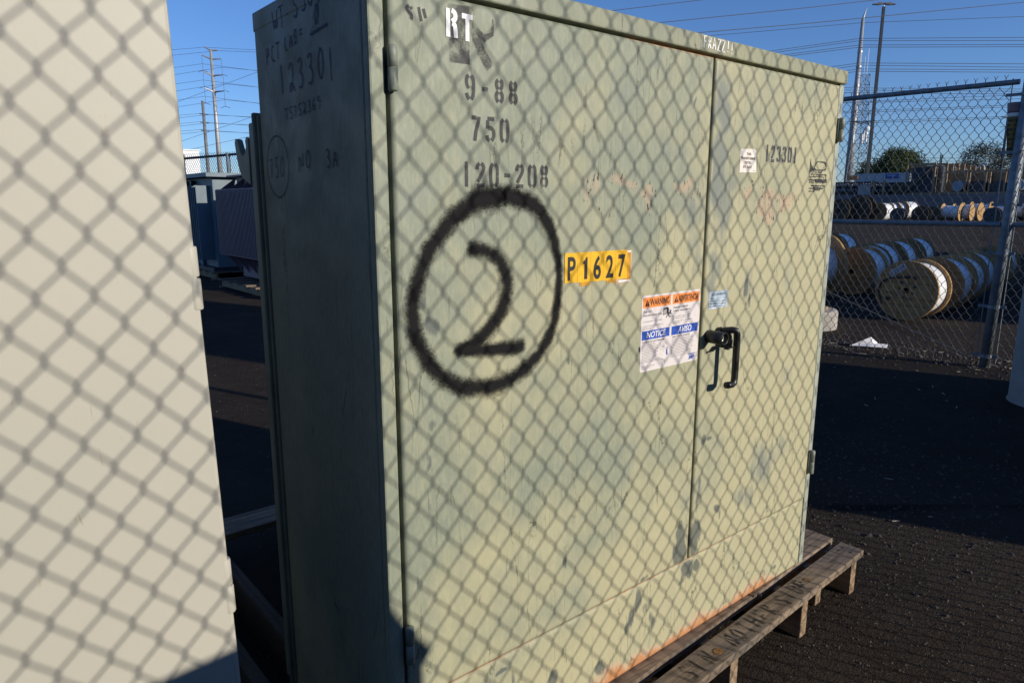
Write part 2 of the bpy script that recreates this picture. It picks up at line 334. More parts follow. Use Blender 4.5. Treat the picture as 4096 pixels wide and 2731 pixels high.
# ---------------------------------------------------------------- olive transformer cabinet
W, H, DEP = 1.605, 1.60, 0.487
xf = thing('transformer_cabinet', 'weathered olive green transformer cabinet with a sprayed circled 2, on a wooden pallet', 'transformer', (0, 0, ZO))
YF = -.004                                                         # door faces
F3 = lambda y: (lambda a, b: (a, y, b))
b = MB()                                                           # shell: side walls, back, roof, floor and face frame
T = .012
b.box(0, T, .02, DEP, 0, H - .01); b.box(W - T, W, .02, DEP, 0, H - .01)
b.box(T + .001, W - T - .001, DEP - T, DEP, 0, H - .012)
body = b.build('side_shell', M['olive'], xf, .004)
b = MB(); b.box(-.001, W + .001, -.0095, DEP + .004, 1.5615, H); fr = b.build('roof_cap', M['olive_top'], xf, .0035)
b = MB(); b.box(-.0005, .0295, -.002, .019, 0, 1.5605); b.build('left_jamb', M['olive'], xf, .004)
b = MB(); b.box(1.5785, W + .0005, -.002, .019, 0, 1.5605); b.build('right_jamb', M['jamb'], xf, .004)
b = MB(); b.box(.03, 1.578, .024, .03, .02, 1.56); b.build('gap_shade_sheet', M['gap'], xf)  # near-black sheet that paints the shade into the door gaps

# value noise for stain outlines
def vnoise(X, Z, sc, seed):
    r_ = np.random.default_rng(seed); g = r_.random((64, 64)); x = X * sc; z = Z * sc; xi = np.floor(x).astype(int); zi = np.floor(z).astype(int); fx = x - xi; fz = z - zi
    fx = fx * fx * (3 - 2 * fx); fz = fz * fz * (3 - 2 * fz); q = lambda i, j: g[i % 64, j % 64]
    return q(xi, zi) * (1 - fx) * (1 - fz) + q(xi + 1, zi) * fx * (1 - fz) + q(xi, zi + 1) * (1 - fx) * fz + q(xi + 1, zi + 1) * fx * fz
SC = [(.894, .335, .018, .045, 1), (.903, .295, .020, .05, 1), (.880, .270, .014, .035, .8), (.965, .312, .022, .045, 1.05), (.957, .275, .02, .035, 1.1), (.928, .212, .022, .022, 1.05), (.984, .204, .014, .022, 1), (.908, .185, .014, .022, .8),
      (.95, .195, .02, .03, .9), (.965, .42, .016, .07, .6), (.731, .187, .014, .03, .9), (.702, .153, .012, .03, .9), (.790, .117, .012, .035, .75), (.692, .130, .010, .025, .7), (.755, .16, .03, .02, .6), (.749, .253, .018, .012, .7),
      (1.058, .352, .014, .014, 1), (1.074, .328, .007, .025, .85), (.973, .581, .014, .014, 1), (1.0, .579, .012, .009, 1), (.781, .171, .012, .02, .7), (1.254, .08, .014, .012, .8), (1.343, .046, .020, .014, .8), (1.406, .049, .016, .010, .75),
      (.595, .06, .02, .03, .9), (.094, 1.03, .010, .022, .8), (.109, .987, .022, .018, .7), (.091, 1.055, .012, .010, .6), (.454, .874, .010, .009, .85), (1.131, .973, .018, .035, .75), (1.154, .939, .012, .022, .8), (.939, 1.14, .012, .02, .5),
      (.423, .111, .02, .02, 1), (.458, .398, .012, .012, .9), (.276, .20, .018, .008, .9), (.30, .16, .008, .035, .8), (.466, .163, .006, .02, .7), (.069, .493, .006, .02, .7), (.24, .30, .012, .02, .35), (.41, .20, .006, .03, .5), (.09, .70, .006, .12, .5), (.10, .80, .02, .012, .6),
      (.93, 1.53, .02, .01, .4), (.335, 1.515, .006, .012, .7), (.86, 1.44, .004, .02, .8), (.905, 1.43, .004, .016, .7), (.56, .66, .02, .015, .45), (.62, .50, .02, .02, .4)]
PE = [(1.214, 1.222, .05, .03, 1), (1.118, 1.243, .025, .022, .75), (1.297, 1.212, .035, .026, 1), (1.241, 1.185, .035, .02, .85), (1.34, 1.225, .03, .02, .7), (1.07, 1.255, .02, .02, .55), (.836, 1.240, .028, .020, .85), (.80, 1.25, .012, .02, .6), (.707, 1.241, .03, .02, .72), (.640, 1.25, .03, .018, .68),
      (.53, 1.242, .032, .03, .66), (.60, 1.25, .03, .012, .6), (.702, 1.225, .035, .028, .62), (.498, 1.226, .028, .02, .55), (.67, 1.19, .05, .02, .42), (.55, 1.19, .06, .03, .42), (.88, 1.235, .02, .014, .6), (.60, 1.15, .1, .03, .3), (1.39, 1.22, .02, .02, .5)]
GR = [(.972, 1.30, .030, .12, .9), (.976, 1.45, .035, .09, .9), (1.0, 1.20, .05, .09, .7), (.97, 1.03, .028, .09, .75), (1.03, 1.27, .04, .04, .6), (1.3, .43, .09, .09, .62), (1.22, .35, .06, .05, .62), (1.396, .46, .05, .05, .55), (.86, 1.19, .06, .05, .65), (.78, 1.32, .1, .08, .4), (.62, 1.40, .14, .10, .4), (.90, 1.08, .03, .06, .6),
      (1.08, .55, .08, .1, .3), (.50, .98, .06, .08, .45), (.66, .78, .06, .1, .4), (.35, .45, .10, .1, .25), (1.14, .98, .05, .06, .5), (1.4, .7, .05, .05, .45), (.30, 1.45, .2, .1, .35)]
def layers(X, Z):
    n1 = vnoise(X, Z, 38, 1) * .6 + vnoise(X, Z, 90, 2) * .4
    def blobs(L, warp):
        out = np.zeros_like(X); dx = (vnoise(X, Z, 30, 5) - .5) * warp; dz = (vnoise(X, Z, 22, 6) - .5) * warp
        for cx, cz, rx, rz, a in L: out = np.maximum(out, a * np.exp(-(((X + dx - cx) / rx) ** 2 + ((Z + dz - cz) / rz) ** 2) ** 1.3 * .6))
        return out
    sc = blobs(SC, .02); pe = blobs(PE, .04); gr = blobs(GR, .05)
    low = np.clip(1.12 - Z / (.024 + .055 * vnoise(X, Z * 0, 7, 9)), 0, 1.1) * np.clip((X - .25) / .4, 0, 1) * np.clip((1.55 - X) / .2, 0, 1)
    seam = np.clip(.80 - np.abs(Z - .240) / .010, 0, .80) * (.75 + .5 * vnoise(X, Z * 0, 12, 12)) * np.clip(1.25 - X * .35, .6, 1)
    top = np.clip(.75 - np.abs(Z - 1.556) / .008, 0, .75) * ((X > .62) & (X < 1.02))
    return sc, pe, gr, np.maximum(np.maximum(low, seam), top)
def skin_panel(name, x0, x1, z0, z1, yf, thick, parent, step=.006, rnd=.004):
    """a steel panel with a fine front face carrying the stain layers"""
    nx = int((x1 - x0) / step); nz = int((z1 - z0) / step); xs = np.linspace(x0, x1, nx + 1); zs = np.linspace(z0, z1, nz + 1); X, Z = np.meshgrid(xs, zs)
    Y = np.full_like(X, yf); d = np.minimum(np.minimum(X - x0, x1 - X), np.minimum(Z - z0, z1 - Z)); Y += np.where(d < rnd, rnd * (1 - np.sqrt(np.clip(1 - (1 - d / rnd) ** 2, 0, 1))), 0) * .9
    co = np.stack([X, Y, Z], -1).reshape(-1, 3); n0 = len(co); idx = np.arange(n0).reshape(nz + 1, nx + 1)
    fs = np.stack([idx[:-1, :-1], idx[:-1, 1:], idx[1:, 1:], idx[1:, :-1]], -1).reshape(-1, 4).tolist()
    rim = list(idx[0, :]) + list(idx[1:, -1]) + list(idx[-1, -2::-1]) + list(idx[-2:0:-1, 0])
    back = co[rim].copy(); back[:, 1] = yf + thick; k = len(rim)
    for i in range(k): fs.append([int(rim[i]), n0 + i, n0 + (i + 1) % k, int(rim[(i + 1) % k])])
    fs.append([n0 + i for i in range(k)]); co = np.concatenate([co, back])
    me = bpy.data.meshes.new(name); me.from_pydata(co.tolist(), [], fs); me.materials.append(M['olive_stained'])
    for nm, arr in zip(('scuff', 'peach', 'grey', 'rust'), layers(co[:, 0], co[:, 2])):
        a = me.attributes.new(nm, 'FLOAT', 'POINT'); a.data.foreach_set('value', arr.astype(np.float32))
    me.polygons.foreach_set('use_smooth', [len(f) == 4 and max(f) < n0 for f in fs]); me.update()
    o = bpy.data.objects.new(name, me); C.objects.link(o); o.parent = parent; return o
sill = skin_panel('sill_panel', .0305, 1.5775, 0.0, .2385, -.001, .02, xf)
dl = skin_panel('door', .0370, .9330, .2420, 1.5555, YF, .022, xf); tag(dl, 'wide left door with the sprayed circled 2')
dr = skin_panel('door', .9405, 1.5755, .2420, 1.5555, YF - .0005, .022, xf); tag(dr, 'narrow right door with the black handle')
# hinges: two-knuckle barrels with a leaf
def hinge(x, zt, zb, parent, side):
    mb = MB(); r_ = .0085; y = YF - .0075; zm = zb + (zt - zb) * .52
    mb.lathe([(.0, zt), (r_ * .8, zt), (r_, zt - .002), (r_, zm + .0008), (r_ * .85, zm + .0005), (r_ * .85, zm - .0005), (r_, zm - .0008), (r_, zb + .002), (r_ * .8, zb), (0, zb)], (x, y, 0), (0, 0, 1), 20)
    mb.box(min(x, x + side * .012), max(x, x + side * .012), YF - .004, YF - .0006, zb + .006, zt - .006)
    return mb.build('hinge', M['hinge'], parent, 0, True)
hinge(.0375, 1.462, 1.391, dl, 1); hinge(.0370, .416, .338, dl, 1); hinge(1.588, 1.464, 1.394, dr, -1); hinge(1.588, .408, .328, dr, -1)

# swing handle with lock hasp
HY = YF - .046
b = MB(); b.tube([(1.012, YF - .004, .876), (1.016, YF - .02, .880), (1.020, HY + .006, .884), (1.0255, HY, .8825), (1.032, HY, .873), (1.0335, HY, .858), (1.0335, HY, .800), (1.0335, HY, .752), (1.031, HY, .740), (1.023, HY, .7365), (1.008, HY, .7375), (.998, HY + .001, .7385)], .0092, 14)
b.tube([(1.010, YF - .0005, .874), (1.013, YF - .012, .877)], .0125, 14)
hd = b.build('handle', M['black_steel'], dr, 0, True)
b = MB(); P = [(YF - .0005, .838), (YF - .040, .838), (YF - .041, .856), (YF - .037, .869), (YF - .028, .879), (YF - .016, .884), (YF - .0005, .885)]; nP = len(P)
b.add([(1.0195, y, z) for y, z in P] + [(1.0230, y, z) for y, z in P], [tuple(range(nP)), tuple(range(nP, 2 * nP))[::-1]] + [(i, nP + i, nP + (i + 1) % nP, (i + 1) % nP) for i in range(nP)])
b.box(.992, 1.0194, YF - .050, YF - .012, .8378, .8408)
b.box(.982, .9915, YF - .054, YF - .040, .8370, .8395)
b.build('padlock_bracket', M['black_steel'], hd, .0012)
b = MB(); b.lathe([(.0155, 0), (.0170, .002), (.0170, .052), (.0132, .052), (.0122, .047), (.0122, .030), (0, .030)], (.968, YF - .0006, .868), (0, -1, 0), 26); b.build('lock_collar', M['black_steel'], hd, 0, True)
b = MB(); b.lathe([(.0102, .031), (.0102, .041), (.008, .043), (.006, .041), (.006, .038), (0, .038)], (.968, YF - .0006, .868), (0, -1, 0), 18); b.build('lock_cylinder', M['brass'], hd, 0, True)
b = MB(); b.box(.9555, .968, YF - .030, YF - .0006, .853, .882); b.build('latch_plate', M['black_steel'], hd, .003)
# tank behind, flange, lifting hook
b = MB(); b.box(.40, 1.60, .560, 1.28, .02, 1.36); b.build('tank', M['olive_plain'], xf, .02)
b = MB(); b.box(-.010, 1.60, .5005, .513, .01, 1.402); b.box(-.004, 1.60, DEP + .001, .500, .01, 1.396); b.build('rear_flange', M['olive_plain'], xf, .004)
b = MB(); b.box(-.002, 1.595, .519, .556, .01, 1.385); b.build('tank_flange', M['olive_plain'], xf, .005)
b = MB(); hk = [(.500, 1.337), (.57, 1.338), (.590, 1.352), (.602, 1.350), (.606, 1.334), (.600, 1.320), (.612, 1.300), (.632, 1.300), (.650, 1.322), (.660, 1.349), (.676, 1.352), (.684, 1.340), (.678, 1.30), (.662, 1.275), (.640, 1.262), (.60, 1.250), (.557, 1.240)]
hk = [(.557, 1.352), (.570, 1.356), (.577, 1.348), (.574, 1.336), (.582, 1.322), (.597, 1.316), (.610, 1.324), (.618, 1.338), (.628, 1.354), (.640, 1.357), (.646, 1.348), (.638, 1.312), (.626, 1.284), (.610, 1.268), (.585, 1.258), (.557, 1.250)]
nP = len(hk); x0, x1 = -.004, .010
b.add([(x0, y, z) for y, z in hk] + [(x1, y, z) for y, z in hk], [tuple(range(nP)), tuple(range(2 * nP - 1, nP - 1, -1))] + [(i, nP + i, nP + (i + 1) % nP, (i + 1) % nP) for i in range(nP)])
b.build('lifting_hook', M['olive_plain'], xf, .002)
b = MB(); b.lathe([(0, 0), (.011, 0), (.012, .01), (.012, .05), (0, .05)], (.0105, .595, 1.327), (1, 0, 0), 16); b.build('hook_stud', M['olive_plain'], xf, 0, True)
b = MB(); b.tube([(1.285, -.022, .006), (1.290, -.034, .006)], .006, 6); b.build('bolt', M['darkmetal'], xf)

# ---- stroke lettering
G_ = {
 '0': [[(.24, .95), (.12, .86), (.09, .72), (.09, .28), (.12, .14), (.24, .05)], [(.38, .95), (.50, .86), (.53, .72), (.53, .28), (.50, .14), (.38, .05)]],
 '8': [[(.24, .95), (.13, .87), (.12, .70), (.24, .56)], [(.38, .95), (.49, .87), (.50, .70), (.38, .56)], [(.24, .48), (.10, .36), (.10, .18), (.24, .05)], [(.38, .48), (.52, .36), (.52, .18), (.38, .05)]],
 '9': [[(.24, .97), (.10, .88), (.09, .62), (.24, .46)], [(.38, .97), (.52, .86), (.54, .55), (.52, .20), (.38, .03)], [(.40, .47), (.50, .50)], [(.08, .27), (.14, .13), (.25, .03)]],
 '2': [[(.08, .70), (.12, .86), (.25, .95)], [(.36, .95), (.51, .85), (.51, .68), (.30, .42), (.12, .20)], [(.06, .06), (.56, .06)]],
 '3': [[(.08, .76), (.14, .89), (.26, .95)], [(.37, .95), (.52, .83), (.50, .64), (.36, .53), (.52, .40), (.54, .20), (.38, .05)], [(.26, .05), (.13, .12), (.07, .26)]],
 '1': [[(.30, 1.0), (.30, 0)]],
 '7': [[(.05, .92), (.36, .92)], [(.50, .97), (.48, .80), (.30, .40), (.24, .0)]],
 '5': [[(.54, .93), (.13, .93)], [(.14, .86), (.13, .52)], [(.16, .54), (.36, .58), (.52, .44), (.53, .22), (.38, .05)], [(.25, .05), (.12, .12), (.08, .26)]],
 '-': [[(.12, .5), (.52, .5)]],
 'S': [[(.54, .76), (.44, .92)], [(.32, .96), (.12, .80), (.20, .60), (.46, .38), (.52, .18), (.42, .03)]],
 'w': [[(.05, 1.0), (.24, .02)], [(.40, .95), (.56, .30)]],
 'R': [[(.12, 1.0), (.12, 0)], [(.30, .95), (.48, .88), (.50, .68), (.32, .55)], [(.33, .50), (.48, .44), (.50, .0)]],
 'T': [[(.02, .92), (.62, .92)], [(.32, .86), (.32, 0)]],
}
HW = {  # handwriting
 '0': [[(.3, 1), (.08, .75), (.05, .35), (.22, 0), (.42, .2), (.5, .6), (.38, .95), (.25, .98)]], '1': [[(.2, 1), (.26, 0)]], '2': [[(.05, .78), (.22, 1), (.42, .85), (.45, .55), (.3, .2), (.15, 0), (.05, .12), (.2, .32), (.4, .22), (.55, .0)]],
 '3': [[(.08, .85), (.25, 1), (.42, .85), (.36, .62), (.2, .55), (.42, .46), (.5, .22), (.32, 0), (.1, .06)]], '5': [[(.5, 1), (.15, .98), (.12, .58), (.38, .52), (.5, .25), (.3, 0), (.08, .1)]],
 '7': [[(.05, .9), (.5, .95), (.2, 0)]], '6': [[(.42, 1), (.12, .55), (.1, .15), (.3, 0), (.46, .2), (.36, .42), (.14, .35)]], '9': [[(.45, .75), (.25, 1), (.08, .8), (.2, .55), (.45, .7), (.4, 0)]],
 'N': [[(.05, 0), (.08, 1), (.45, .05), (.5, 1)]], 'O': [[(.3, 1), (.06, .65), (.12, .15), (.32, 0), (.52, .3), (.48, .8), (.28, 1)]], 'A': [[(.02, 0), (.28, 1), (.5, 0)], [(.1, .38), (.46, .36)]],
 'W': [[(.02, 1), (.15, 0), (.3, .7), (.45, 0), (.6, 1)]], 'T': [[(.0, .98), (.55, 1)], [(.28, 1), (.3, 0)]], 'P': [[(.08, 0), (.1, 1), (.42, .9), (.4, .6), (.1, .5)]], 'C': [[(.5, .85), (.25, 1), (.06, .5), (.25, 0), (.5, .12)]],
 'L': [[(.1, 1), (.08, 0), (.48, .05)]], 'B': [[(.08, 0), (.1, 1), (.4, .88), (.36, .6), (.12, .52), (.45, .4), (.42, .1), (.08, 0)]], '=': [[(.08, .62), (.5, .66)], [(.08, .36), (.5, .4)]], 'F': [[(.08, 0), (.1, 1), (.5, 1)], [(.1, .55), (.4, .56)]],
 'R': [[(.08, 0), (.1, 1), (.42, .88), (.38, .6), (.12, .5), (.5, 0)]], 'Z': [[(.05, .98), (.5, 1), (.08, .02), (.55, 0)]], '!': [[(.25, 1), (.25, .3)], [(.25, .1), (.25, .0)]], '.': [[(.1, .45), (.2, .45)]], 'S': [[(.5, .88), (.25, 1), (.08, .75), (.42, .35), (.4, .08), (.05, .05)]],
 'I': [[(.25, 1), (.25, 0)]], 'H': [[(.06, 1), (.06, 0)], [(.5, 1), (.5, 0)], [(.06, .5), (.5, .52)]], 'E': [[(.5, 1), (.08, 1), (.08, 0), (.5, 0)], [(.08, .52), (.42, .52)]], 'D': [[(.08, 0), (.08, 1), (.4, .85), (.5, .5), (.38, .12), (.08, 0)]], '/': [[(.0, -.15), (.55, 1.1)]], '_': [[(0, 0), (.6, 0.02)]],
}
def smooth_poly(p, n=2):
    for _ in range(n):
        q = [p[0]]
        for i in range(len(p) - 1):
            a, c = p[i], p[i + 1]; q += [(a[0] * .75 + c[0] * .25, a[1] * .75 + c[1] * .25), (a[0] * .25 + c[0] * .75, a[1] * .25 + c[1] * .75)]
        p = q + [p[-1]]
    return p
def strokes(mb, txt, a, b0, h, adv, wid, sw, to3, font, mi=0, rise=0.0, jit=0.0, curve=True):
    """write txt with stroke glyphs: letters h high, wid wide (per .62 of the cell), adv apart"""
    lay = 0
    for i, ch in enumerate(txt):
        if ch == ' ': continue
        jx = random.uniform(-jit, jit); jz = random.uniform(-jit, jit)
        for st in font[ch]:
            p = [(a + i * adv + jx + x / .62 * wid, b0 + rise * i + jz + z * h) for x, z in st]
            if curve and len(p) > 2: p = smooth_poly(p)
            lay += 1; dy = (lay % 5) * .00006
            mb.ribbon(p, sw, (lambda d_: (lambda u, w_: to3(u, w_, d_)))(dy), mi)
ff = lambda y: (lambda a, b_, d=0.0: (a, y - d, b_))
FD = ff(YF - .0006)
# stencilled marks on the left door
def marks(name, parent, mat, items, to3, font):
    mb = MB()
    for it in items: strokes(mb, to3=to3, font=font, **it)
    return mb.build(name, mat, parent)
for it in ([dict(txt='9-88', a=.188, b0=1.392, h=.043, adv=.0335, wid=.022, sw=.0074), dict(txt='750', a=.200, b0=1.322, h=.044, adv=.0335, wid=.023, sw=.0074), dict(txt='120-208', a=.178, b0=1.240, h=.045, adv=.0318, wid=.0225, sw=.0074)]): marks('stencil_number', dl, M['sten'], [it], FD, G_)
for it in ([dict(txt='S', a=.068, b0=1.508, h=.022, adv=.03, wid=.016, sw=.0058), dict(txt='w', a=.093, b0=1.508, h=.022, adv=.03, wid=.017, sw=.0058)]): marks('stencil_letter', dl, M['sten'], [it], FD, G_)
b = MB(); fk = ff(YF - .0006)
b.poly([(.155, 1.546), (.199, 1.548), (.199, 1.452), (.155, 1.451)], fk)
b.ribbon([(.203, 1.515), (.214, 1.498), (.226, 1.475), (.2455, 1.452)], [.015, .018, .019, .020], lambda a, c: (a, YF - .0007, c))
b.ribbon([(.252, 1.535), (.250, 1.510), (.232, 1.500), (.214, 1.512)], [.003, .008, .012, .010], lambda a, c: (a, YF - .0008, c))
b.build('faded_letter_block', M['sten_faint'], dl)
for it in ([dict(txt='R', a=.148, b0=1.492, h=.046, adv=.03, wid=.026, sw=.0085), dict(txt='T', a=.1815, b0=1.490, h=.044, adv=.03, wid=.024, sw=.0085)]): marks('white_letter', dl, M['sten_white'], [it], ff(YF - .0012), G_)
# sprayed circled 2
ring = [(.27, 1.224), (.226, 1.217), (.177, 1.197), (.144, 1.172), (.109, 1.135), (.084, 1.091), (.07, 1.048), (.066, 1.016), (.068, .983), (.085, .944), (.11, .906), (.15, .874), (.2, .857), (.253, .853), (.312, .866), (.366, .896), (.399, .937), (.416, .978), (.424, 1.019), (.425, 1.07), (.418, 1.114), (.4, 1.158), (.375, 1.195), (.338, 1.216), (.284, 1.2255)]
rw = [.05, .05, .044, .040, .036, .034, .033, .034, .036, .038, .038, .038, .040, .042, .036, .033, .030, .028, .026, .026, .028, .032, .036, .040, .048]
rs = smooth_poly(ring); rws = [1.30 * w_ for w_ in np.interp(np.linspace(0, 1, len(rs)), np.linspace(0, 1, len(rw)), rw)]
b = MB(); b.ribbon(rs, rws, lambda a, c: (a, YF - .0016, c), 0, .016, True); b.build('spray_ring', M['spray'], dl, edge=True)
b = MB(); b.ribbon(smooth_poly([(.205, 1.219), (.24, 1.228), (.275, 1.230), (.305, 1.226)]), [.05, .06, .066, .072, .074, .074, .07, .06, .055, .05, .045, .045][:len(smooth_poly([(0, 0)] * 4))] + [.045] * 8, lambda a, c: (a, YF - .0013, c), 0, .022, True); b.build('spray_blot', M['overspray'], dl, edge=True)
b = MB(); two = [(.197, 1.126), (.218, 1.127), (.247, 1.118), (.269, 1.1), (.282, 1.076), (.286, 1.048), (.278, 1.019), (.261, .993), (.234, .966), (.208, .947), (.185, .937)]
b.ribbon(smooth_poly(two), .045, lambda a, c: (a, YF - .0020, c), 0, .014, True)
b.ribbon(smooth_poly([(.166, .939), (.201, .934), (.253, .928), (.3, .925), (.322, .928)]), .042, lambda a, c: (a, YF - .0024, c), 0, .015, True); b.build('spray_figure', M['spray'], dl, edge=True)
b = MB(); strokes(b, 'FRAZZ!!', .876, 1.5705, .0255, .0185, .0155, .0040, (lambda a, c, d=0: (a, -.0103 - d, c)), HW, jit=.0012, curve=False); b.build('chalk_writing', M['chalk'], fr)
# yellow number label: five tiles on a tan backing
b = MB(); yl = YF - .0006
b.add([(.60, yl, 1.030), (.6545, yl, 1.034), (.6545, yl, 1.107), (.60, yl, 1.107)], [(0, 1, 2, 3)], 4)
b.add([(.628, yl - .0003, 1.040), (.6495, yl - .0003, 1.041), (.6495, yl - .0003, 1.1015), (.628, yl - .0003, 1.1015)], [(0, 1, 2, 3)], 3)
b.add([(.61, yl - .0003, 1.035), (.648, yl - .0003, 1.036), (.648, yl - .0003, 1.0395), (.61, yl - .0003, 1.0395)], [(0, 1, 2, 3)], 2)
b.add([(.634, yl - .0003, 1.102), (.650, yl - .0003, 1.102), (.650, yl - .0003, 1.105), (.634, yl - .0003, 1.105)], [(0, 1, 2, 3)], 2)
for x0_, x1_, z0_ in ((.488, .517, 1.0355), (.571, .603, 1.0365)): b.add([(x0_, yl - .0003, z0_), (x1_, yl - .0003, z0_), (x1_, yl - .0003, 1.05), (x0_ - .004, yl - .0003, 1.05)], [(0, 1, 2, 3)], 3)
br_ = [.4400, .4787, .5182, .5582, .5980, .6375]; bo = [1.0450, 1.0437, 1.0432, 1.0430, 1.0432]
for i in range(5):
    y_ = yl - .0006 - i * .00005
    b.add([(br_[i] + .0002, y_, bo[i]), (br_[i + 1] - .0002, y_, bo[i] - .0003), (br_[i + 1] - .0002, y_, 1.1076), (br_[i] + .0002, y_, 1.1082)], [(0, 1, 2, 3)], 0)
    if i == 1: b.poly([(.4985, bo[1] + .0062), (.5080, bo[1] + .0062), (.5080, bo[1] + .0535), (.5035, bo[1] + .0535), (.5000, bo[1] + .0475), (.4945, bo[1] + .0445), (.4945, bo[1] + .0385), (.4985, bo[1] + .0385)], (lambda yy: (lambda a, c: (a, yy, c)))(y_ - .0003), 1); continue
    add_text(b, 'P1627'[i], br_[i] + (.0085 if i != 1 else .013), bo[i] + .0062, .0475, (lambda yy: (lambda a, c: (a, yy, c)))(y_ - .0003), 1, width=.024 if i != 1 else .0145, bold=.0016)
b.build('number_label', [M['yellow'], M['inkblack'], M['whiteprint'], M['yellowdull'], M['tan']], dl)
# warning label
b = MB(); wy = YF - .0006; x0, x1, z0, z1 = .695, .925, .811, .9965; rr = .004
pts = [(x0 + rr, z0), (x1 - rr, z0), (x1, z0 + rr), (x1, z1 - rr), (x1 - rr, z1), (x0 + rr, z1), (x0, z1 - rr), (x0, z0 + rr)]
b.poly(pts, lambda a, c: (a, wy, c), 0)
l1 = lambda a, c: (a, wy - .0003, c); l2 = lambda a, c: (a, wy - .0006, c); l3 = lambda a, c: (a, wy - .0009, c)
def rect(mb, a0, a1, c0, c1, to3, mi): mb.poly([(a0, c0), (a1, c0), (a1, c1), (a0, c1)], to3, mi)
rect(b, .699, .804, .9665, .9915, l1, 1); rect(b, .812, .920, .9665, .9915, l1, 1); rect(b, .699, .804, .889, .911, l1, 2); rect(b, .812, .920, .889, .911, l1, 2)
add_text(b, 'WARNING', .725, .9715, .0150, l2, 3, width=.073, bold=.0004); add_text(b, 'ADVERTENCIA', .8345, .9715, .0150, l2, 3, width=.081, bold=.0004)
add_text(b, 'NOTICE', .716, .8935, .0140, l2, 4, width=.073, bold=.0004, shear=.18); add_text(b, 'AVISO', .838, .8935, .0140, l2, 4, width=.055, bold=.0004, shear=.18)
for cx in (.7145, .8255):
    b.poly([(cx - .0085, .9705), (cx + .0085, .9705), (cx, .9865)], l2, 3); rect(b, cx - .0008, cx + .0008, .9755, .9825, l3, 1); rect(b, cx - .0008, cx + .0008, .9722, .974, l3, 1)
for t, a, z, h_, w_, mi in (('Keep Out!', .7025, .9555, .0046, .028, 3), ('Hazardous Voltage Inside.', .7025, .9465, .0046, .070, 3), ('Can shock, burn, or cause death.', .7025, .9320, .0036, .070, 5), ('If open or unlocked immediately call', .7025, .9210, .0030, .072, 5), ('(602) 236-8811', .7025, .9152, .0030, .030, 5),
      ('\u00a1Mantengase Alejado!', .8155, .9560, .0046, .058, 3), ('Contiene Voltaje Peligroso.', .8155, .9475, .0046, .070, 3), ('Puede producir choques electricos,', .8155, .9340, .0032, .074, 5), ('quemaduras o causara la muerte.', .8155, .9292, .0032, .070, 5), ('Si se encuentra abierto o sin llave llame a', .8155, .9220, .0028, .080, 5), ('(602) 236-8811', .8155, .9172, .0028, .030, 5),
      ('Energized Electrical Equipment', .7015, .8820, .0044, .084, 3), ('Equipo Electrico Energizado', .8155, .8825, .0044, .072, 3), ('Direct sprinkler heads away', .7015, .8225, .0028, .050, 5), ('from this enclosure.', .7015, .8180, .0028, .036, 5), ('Dirija los aspersores alejados de este modulo.', .8140, .8330, .0028, .078, 5)):
    add_text(b, t, a, z, h_, l1, mi, width=w_)
rnd = random.Random(3)
for k in range(13):
    z = .8775 - k * .0037; a = .7015; e = .7015 + rnd.uniform(.045, .062) + (.02 if k > 10 else 0)
    while a < e: w_ = rnd.uniform(.003, .008); rect(b, a, min(a + w_, e), z, z + .0016, l1, 5); a += w_ + .0015
for k in range(11):
    z = .8775 - k * .0039; a = .8145; e = .8145 + rnd.uniform(.078, .092)
    while a < e: w_ = rnd.uniform(.003, .008); rect(b, a, min(a + w_, e), z, z + .0016, l1, 5); a += w_ + .0015
# pictogram: open cabinet and falling figure
b.poly([(.776, .9430), (.790, .9455), (.790, .9610), (.776, .9590)], l1, 3); b.poly([(.7775, .9455), (.788, .9475), (.788, .9575), (.7775, .9560)], l2, 0); rect(b, .780, .7815, .9470, .9565, l3, 3); rect(b, .784, .7855, .9475, .9570, l3, 3)
b.poly([(.776, .9600), (.790, .9620), (.796, .9600), (.784, .9585)], l2, 3); b.poly([(.791, .9455), (.797, .9435), (.797, .9590), (.791, .9610)], l2, 3)
for p in ([(.803, .9490), (.797, .9420)], [(.797, .9420), (.792, .9425), (.789, .9365)], [(.797, .9420), (.801, .9370), (.806, .9380)], [(.802, .9475), (.795, .9465)], [(.803, .9480), (.808, .9435)]): b.ribbon(p, .0022, l2, 3)
b.poly([(.8045 + .0026 * cos(k * .785), .9515 + .0026 * sin(k * .785)) for k in range(8)], l2, 3)
# second pictogram: worker by bushes
for _ in range(46): a = .782 + rnd.gauss(0, .008); z = .8655 + rnd.gauss(0, .0055); rect(b, a, a + .0013, z, z + .0013, l2, 5)
for _ in range(36): a = .784 + rnd.gauss(0, .007); z = .8290 + rnd.gauss(0, .004); rect(b, a, a + .0013, z, z + .0013, l2, 5)
b.ribbon([(.797, .8560), (.796, .8480), (.799, .8420)], .004, l3, 2); b.poly([(.797 + .002 * cos(k * .785), .8590 + .002 * sin(k * .785)) for k in range(8)], l3, 2)
add_text(b, 'SRP', .887, .8180, .0085, l2, 2, width=.025, bold=.0005, shear=.3)
for z in (.8285, .8305): b.ribbon([(.886, z), (.895, z + .002), (.904, z), (.914, z + .002)], .0012, l2, 2)
for p in ([(.745, .9665), (.752, .945), (.756, .92), (.768, .89)], [(.765, .9665), (.772, .93), (.79, .89)], [(.862, .966), (.866, .94), (.872, .912)], [(.873, .966), (.880, .93), (.890, .888)]): b.ribbon(p, .0005, l3, 4)
b.build('warning_label', [M['vinyl'], M['orange'], M['blueprint'], M['inkblack'], M['whiteprint'], M['inkgrey']], dl)
b = MB()
for p in ([(.689, .8705), (.693, .874), (.692, .868), (.695, .862)], [(.690, .866), (.694, .868)]): b.ribbon(p, .004, lambda a, c: (a, YF - .0004, c))
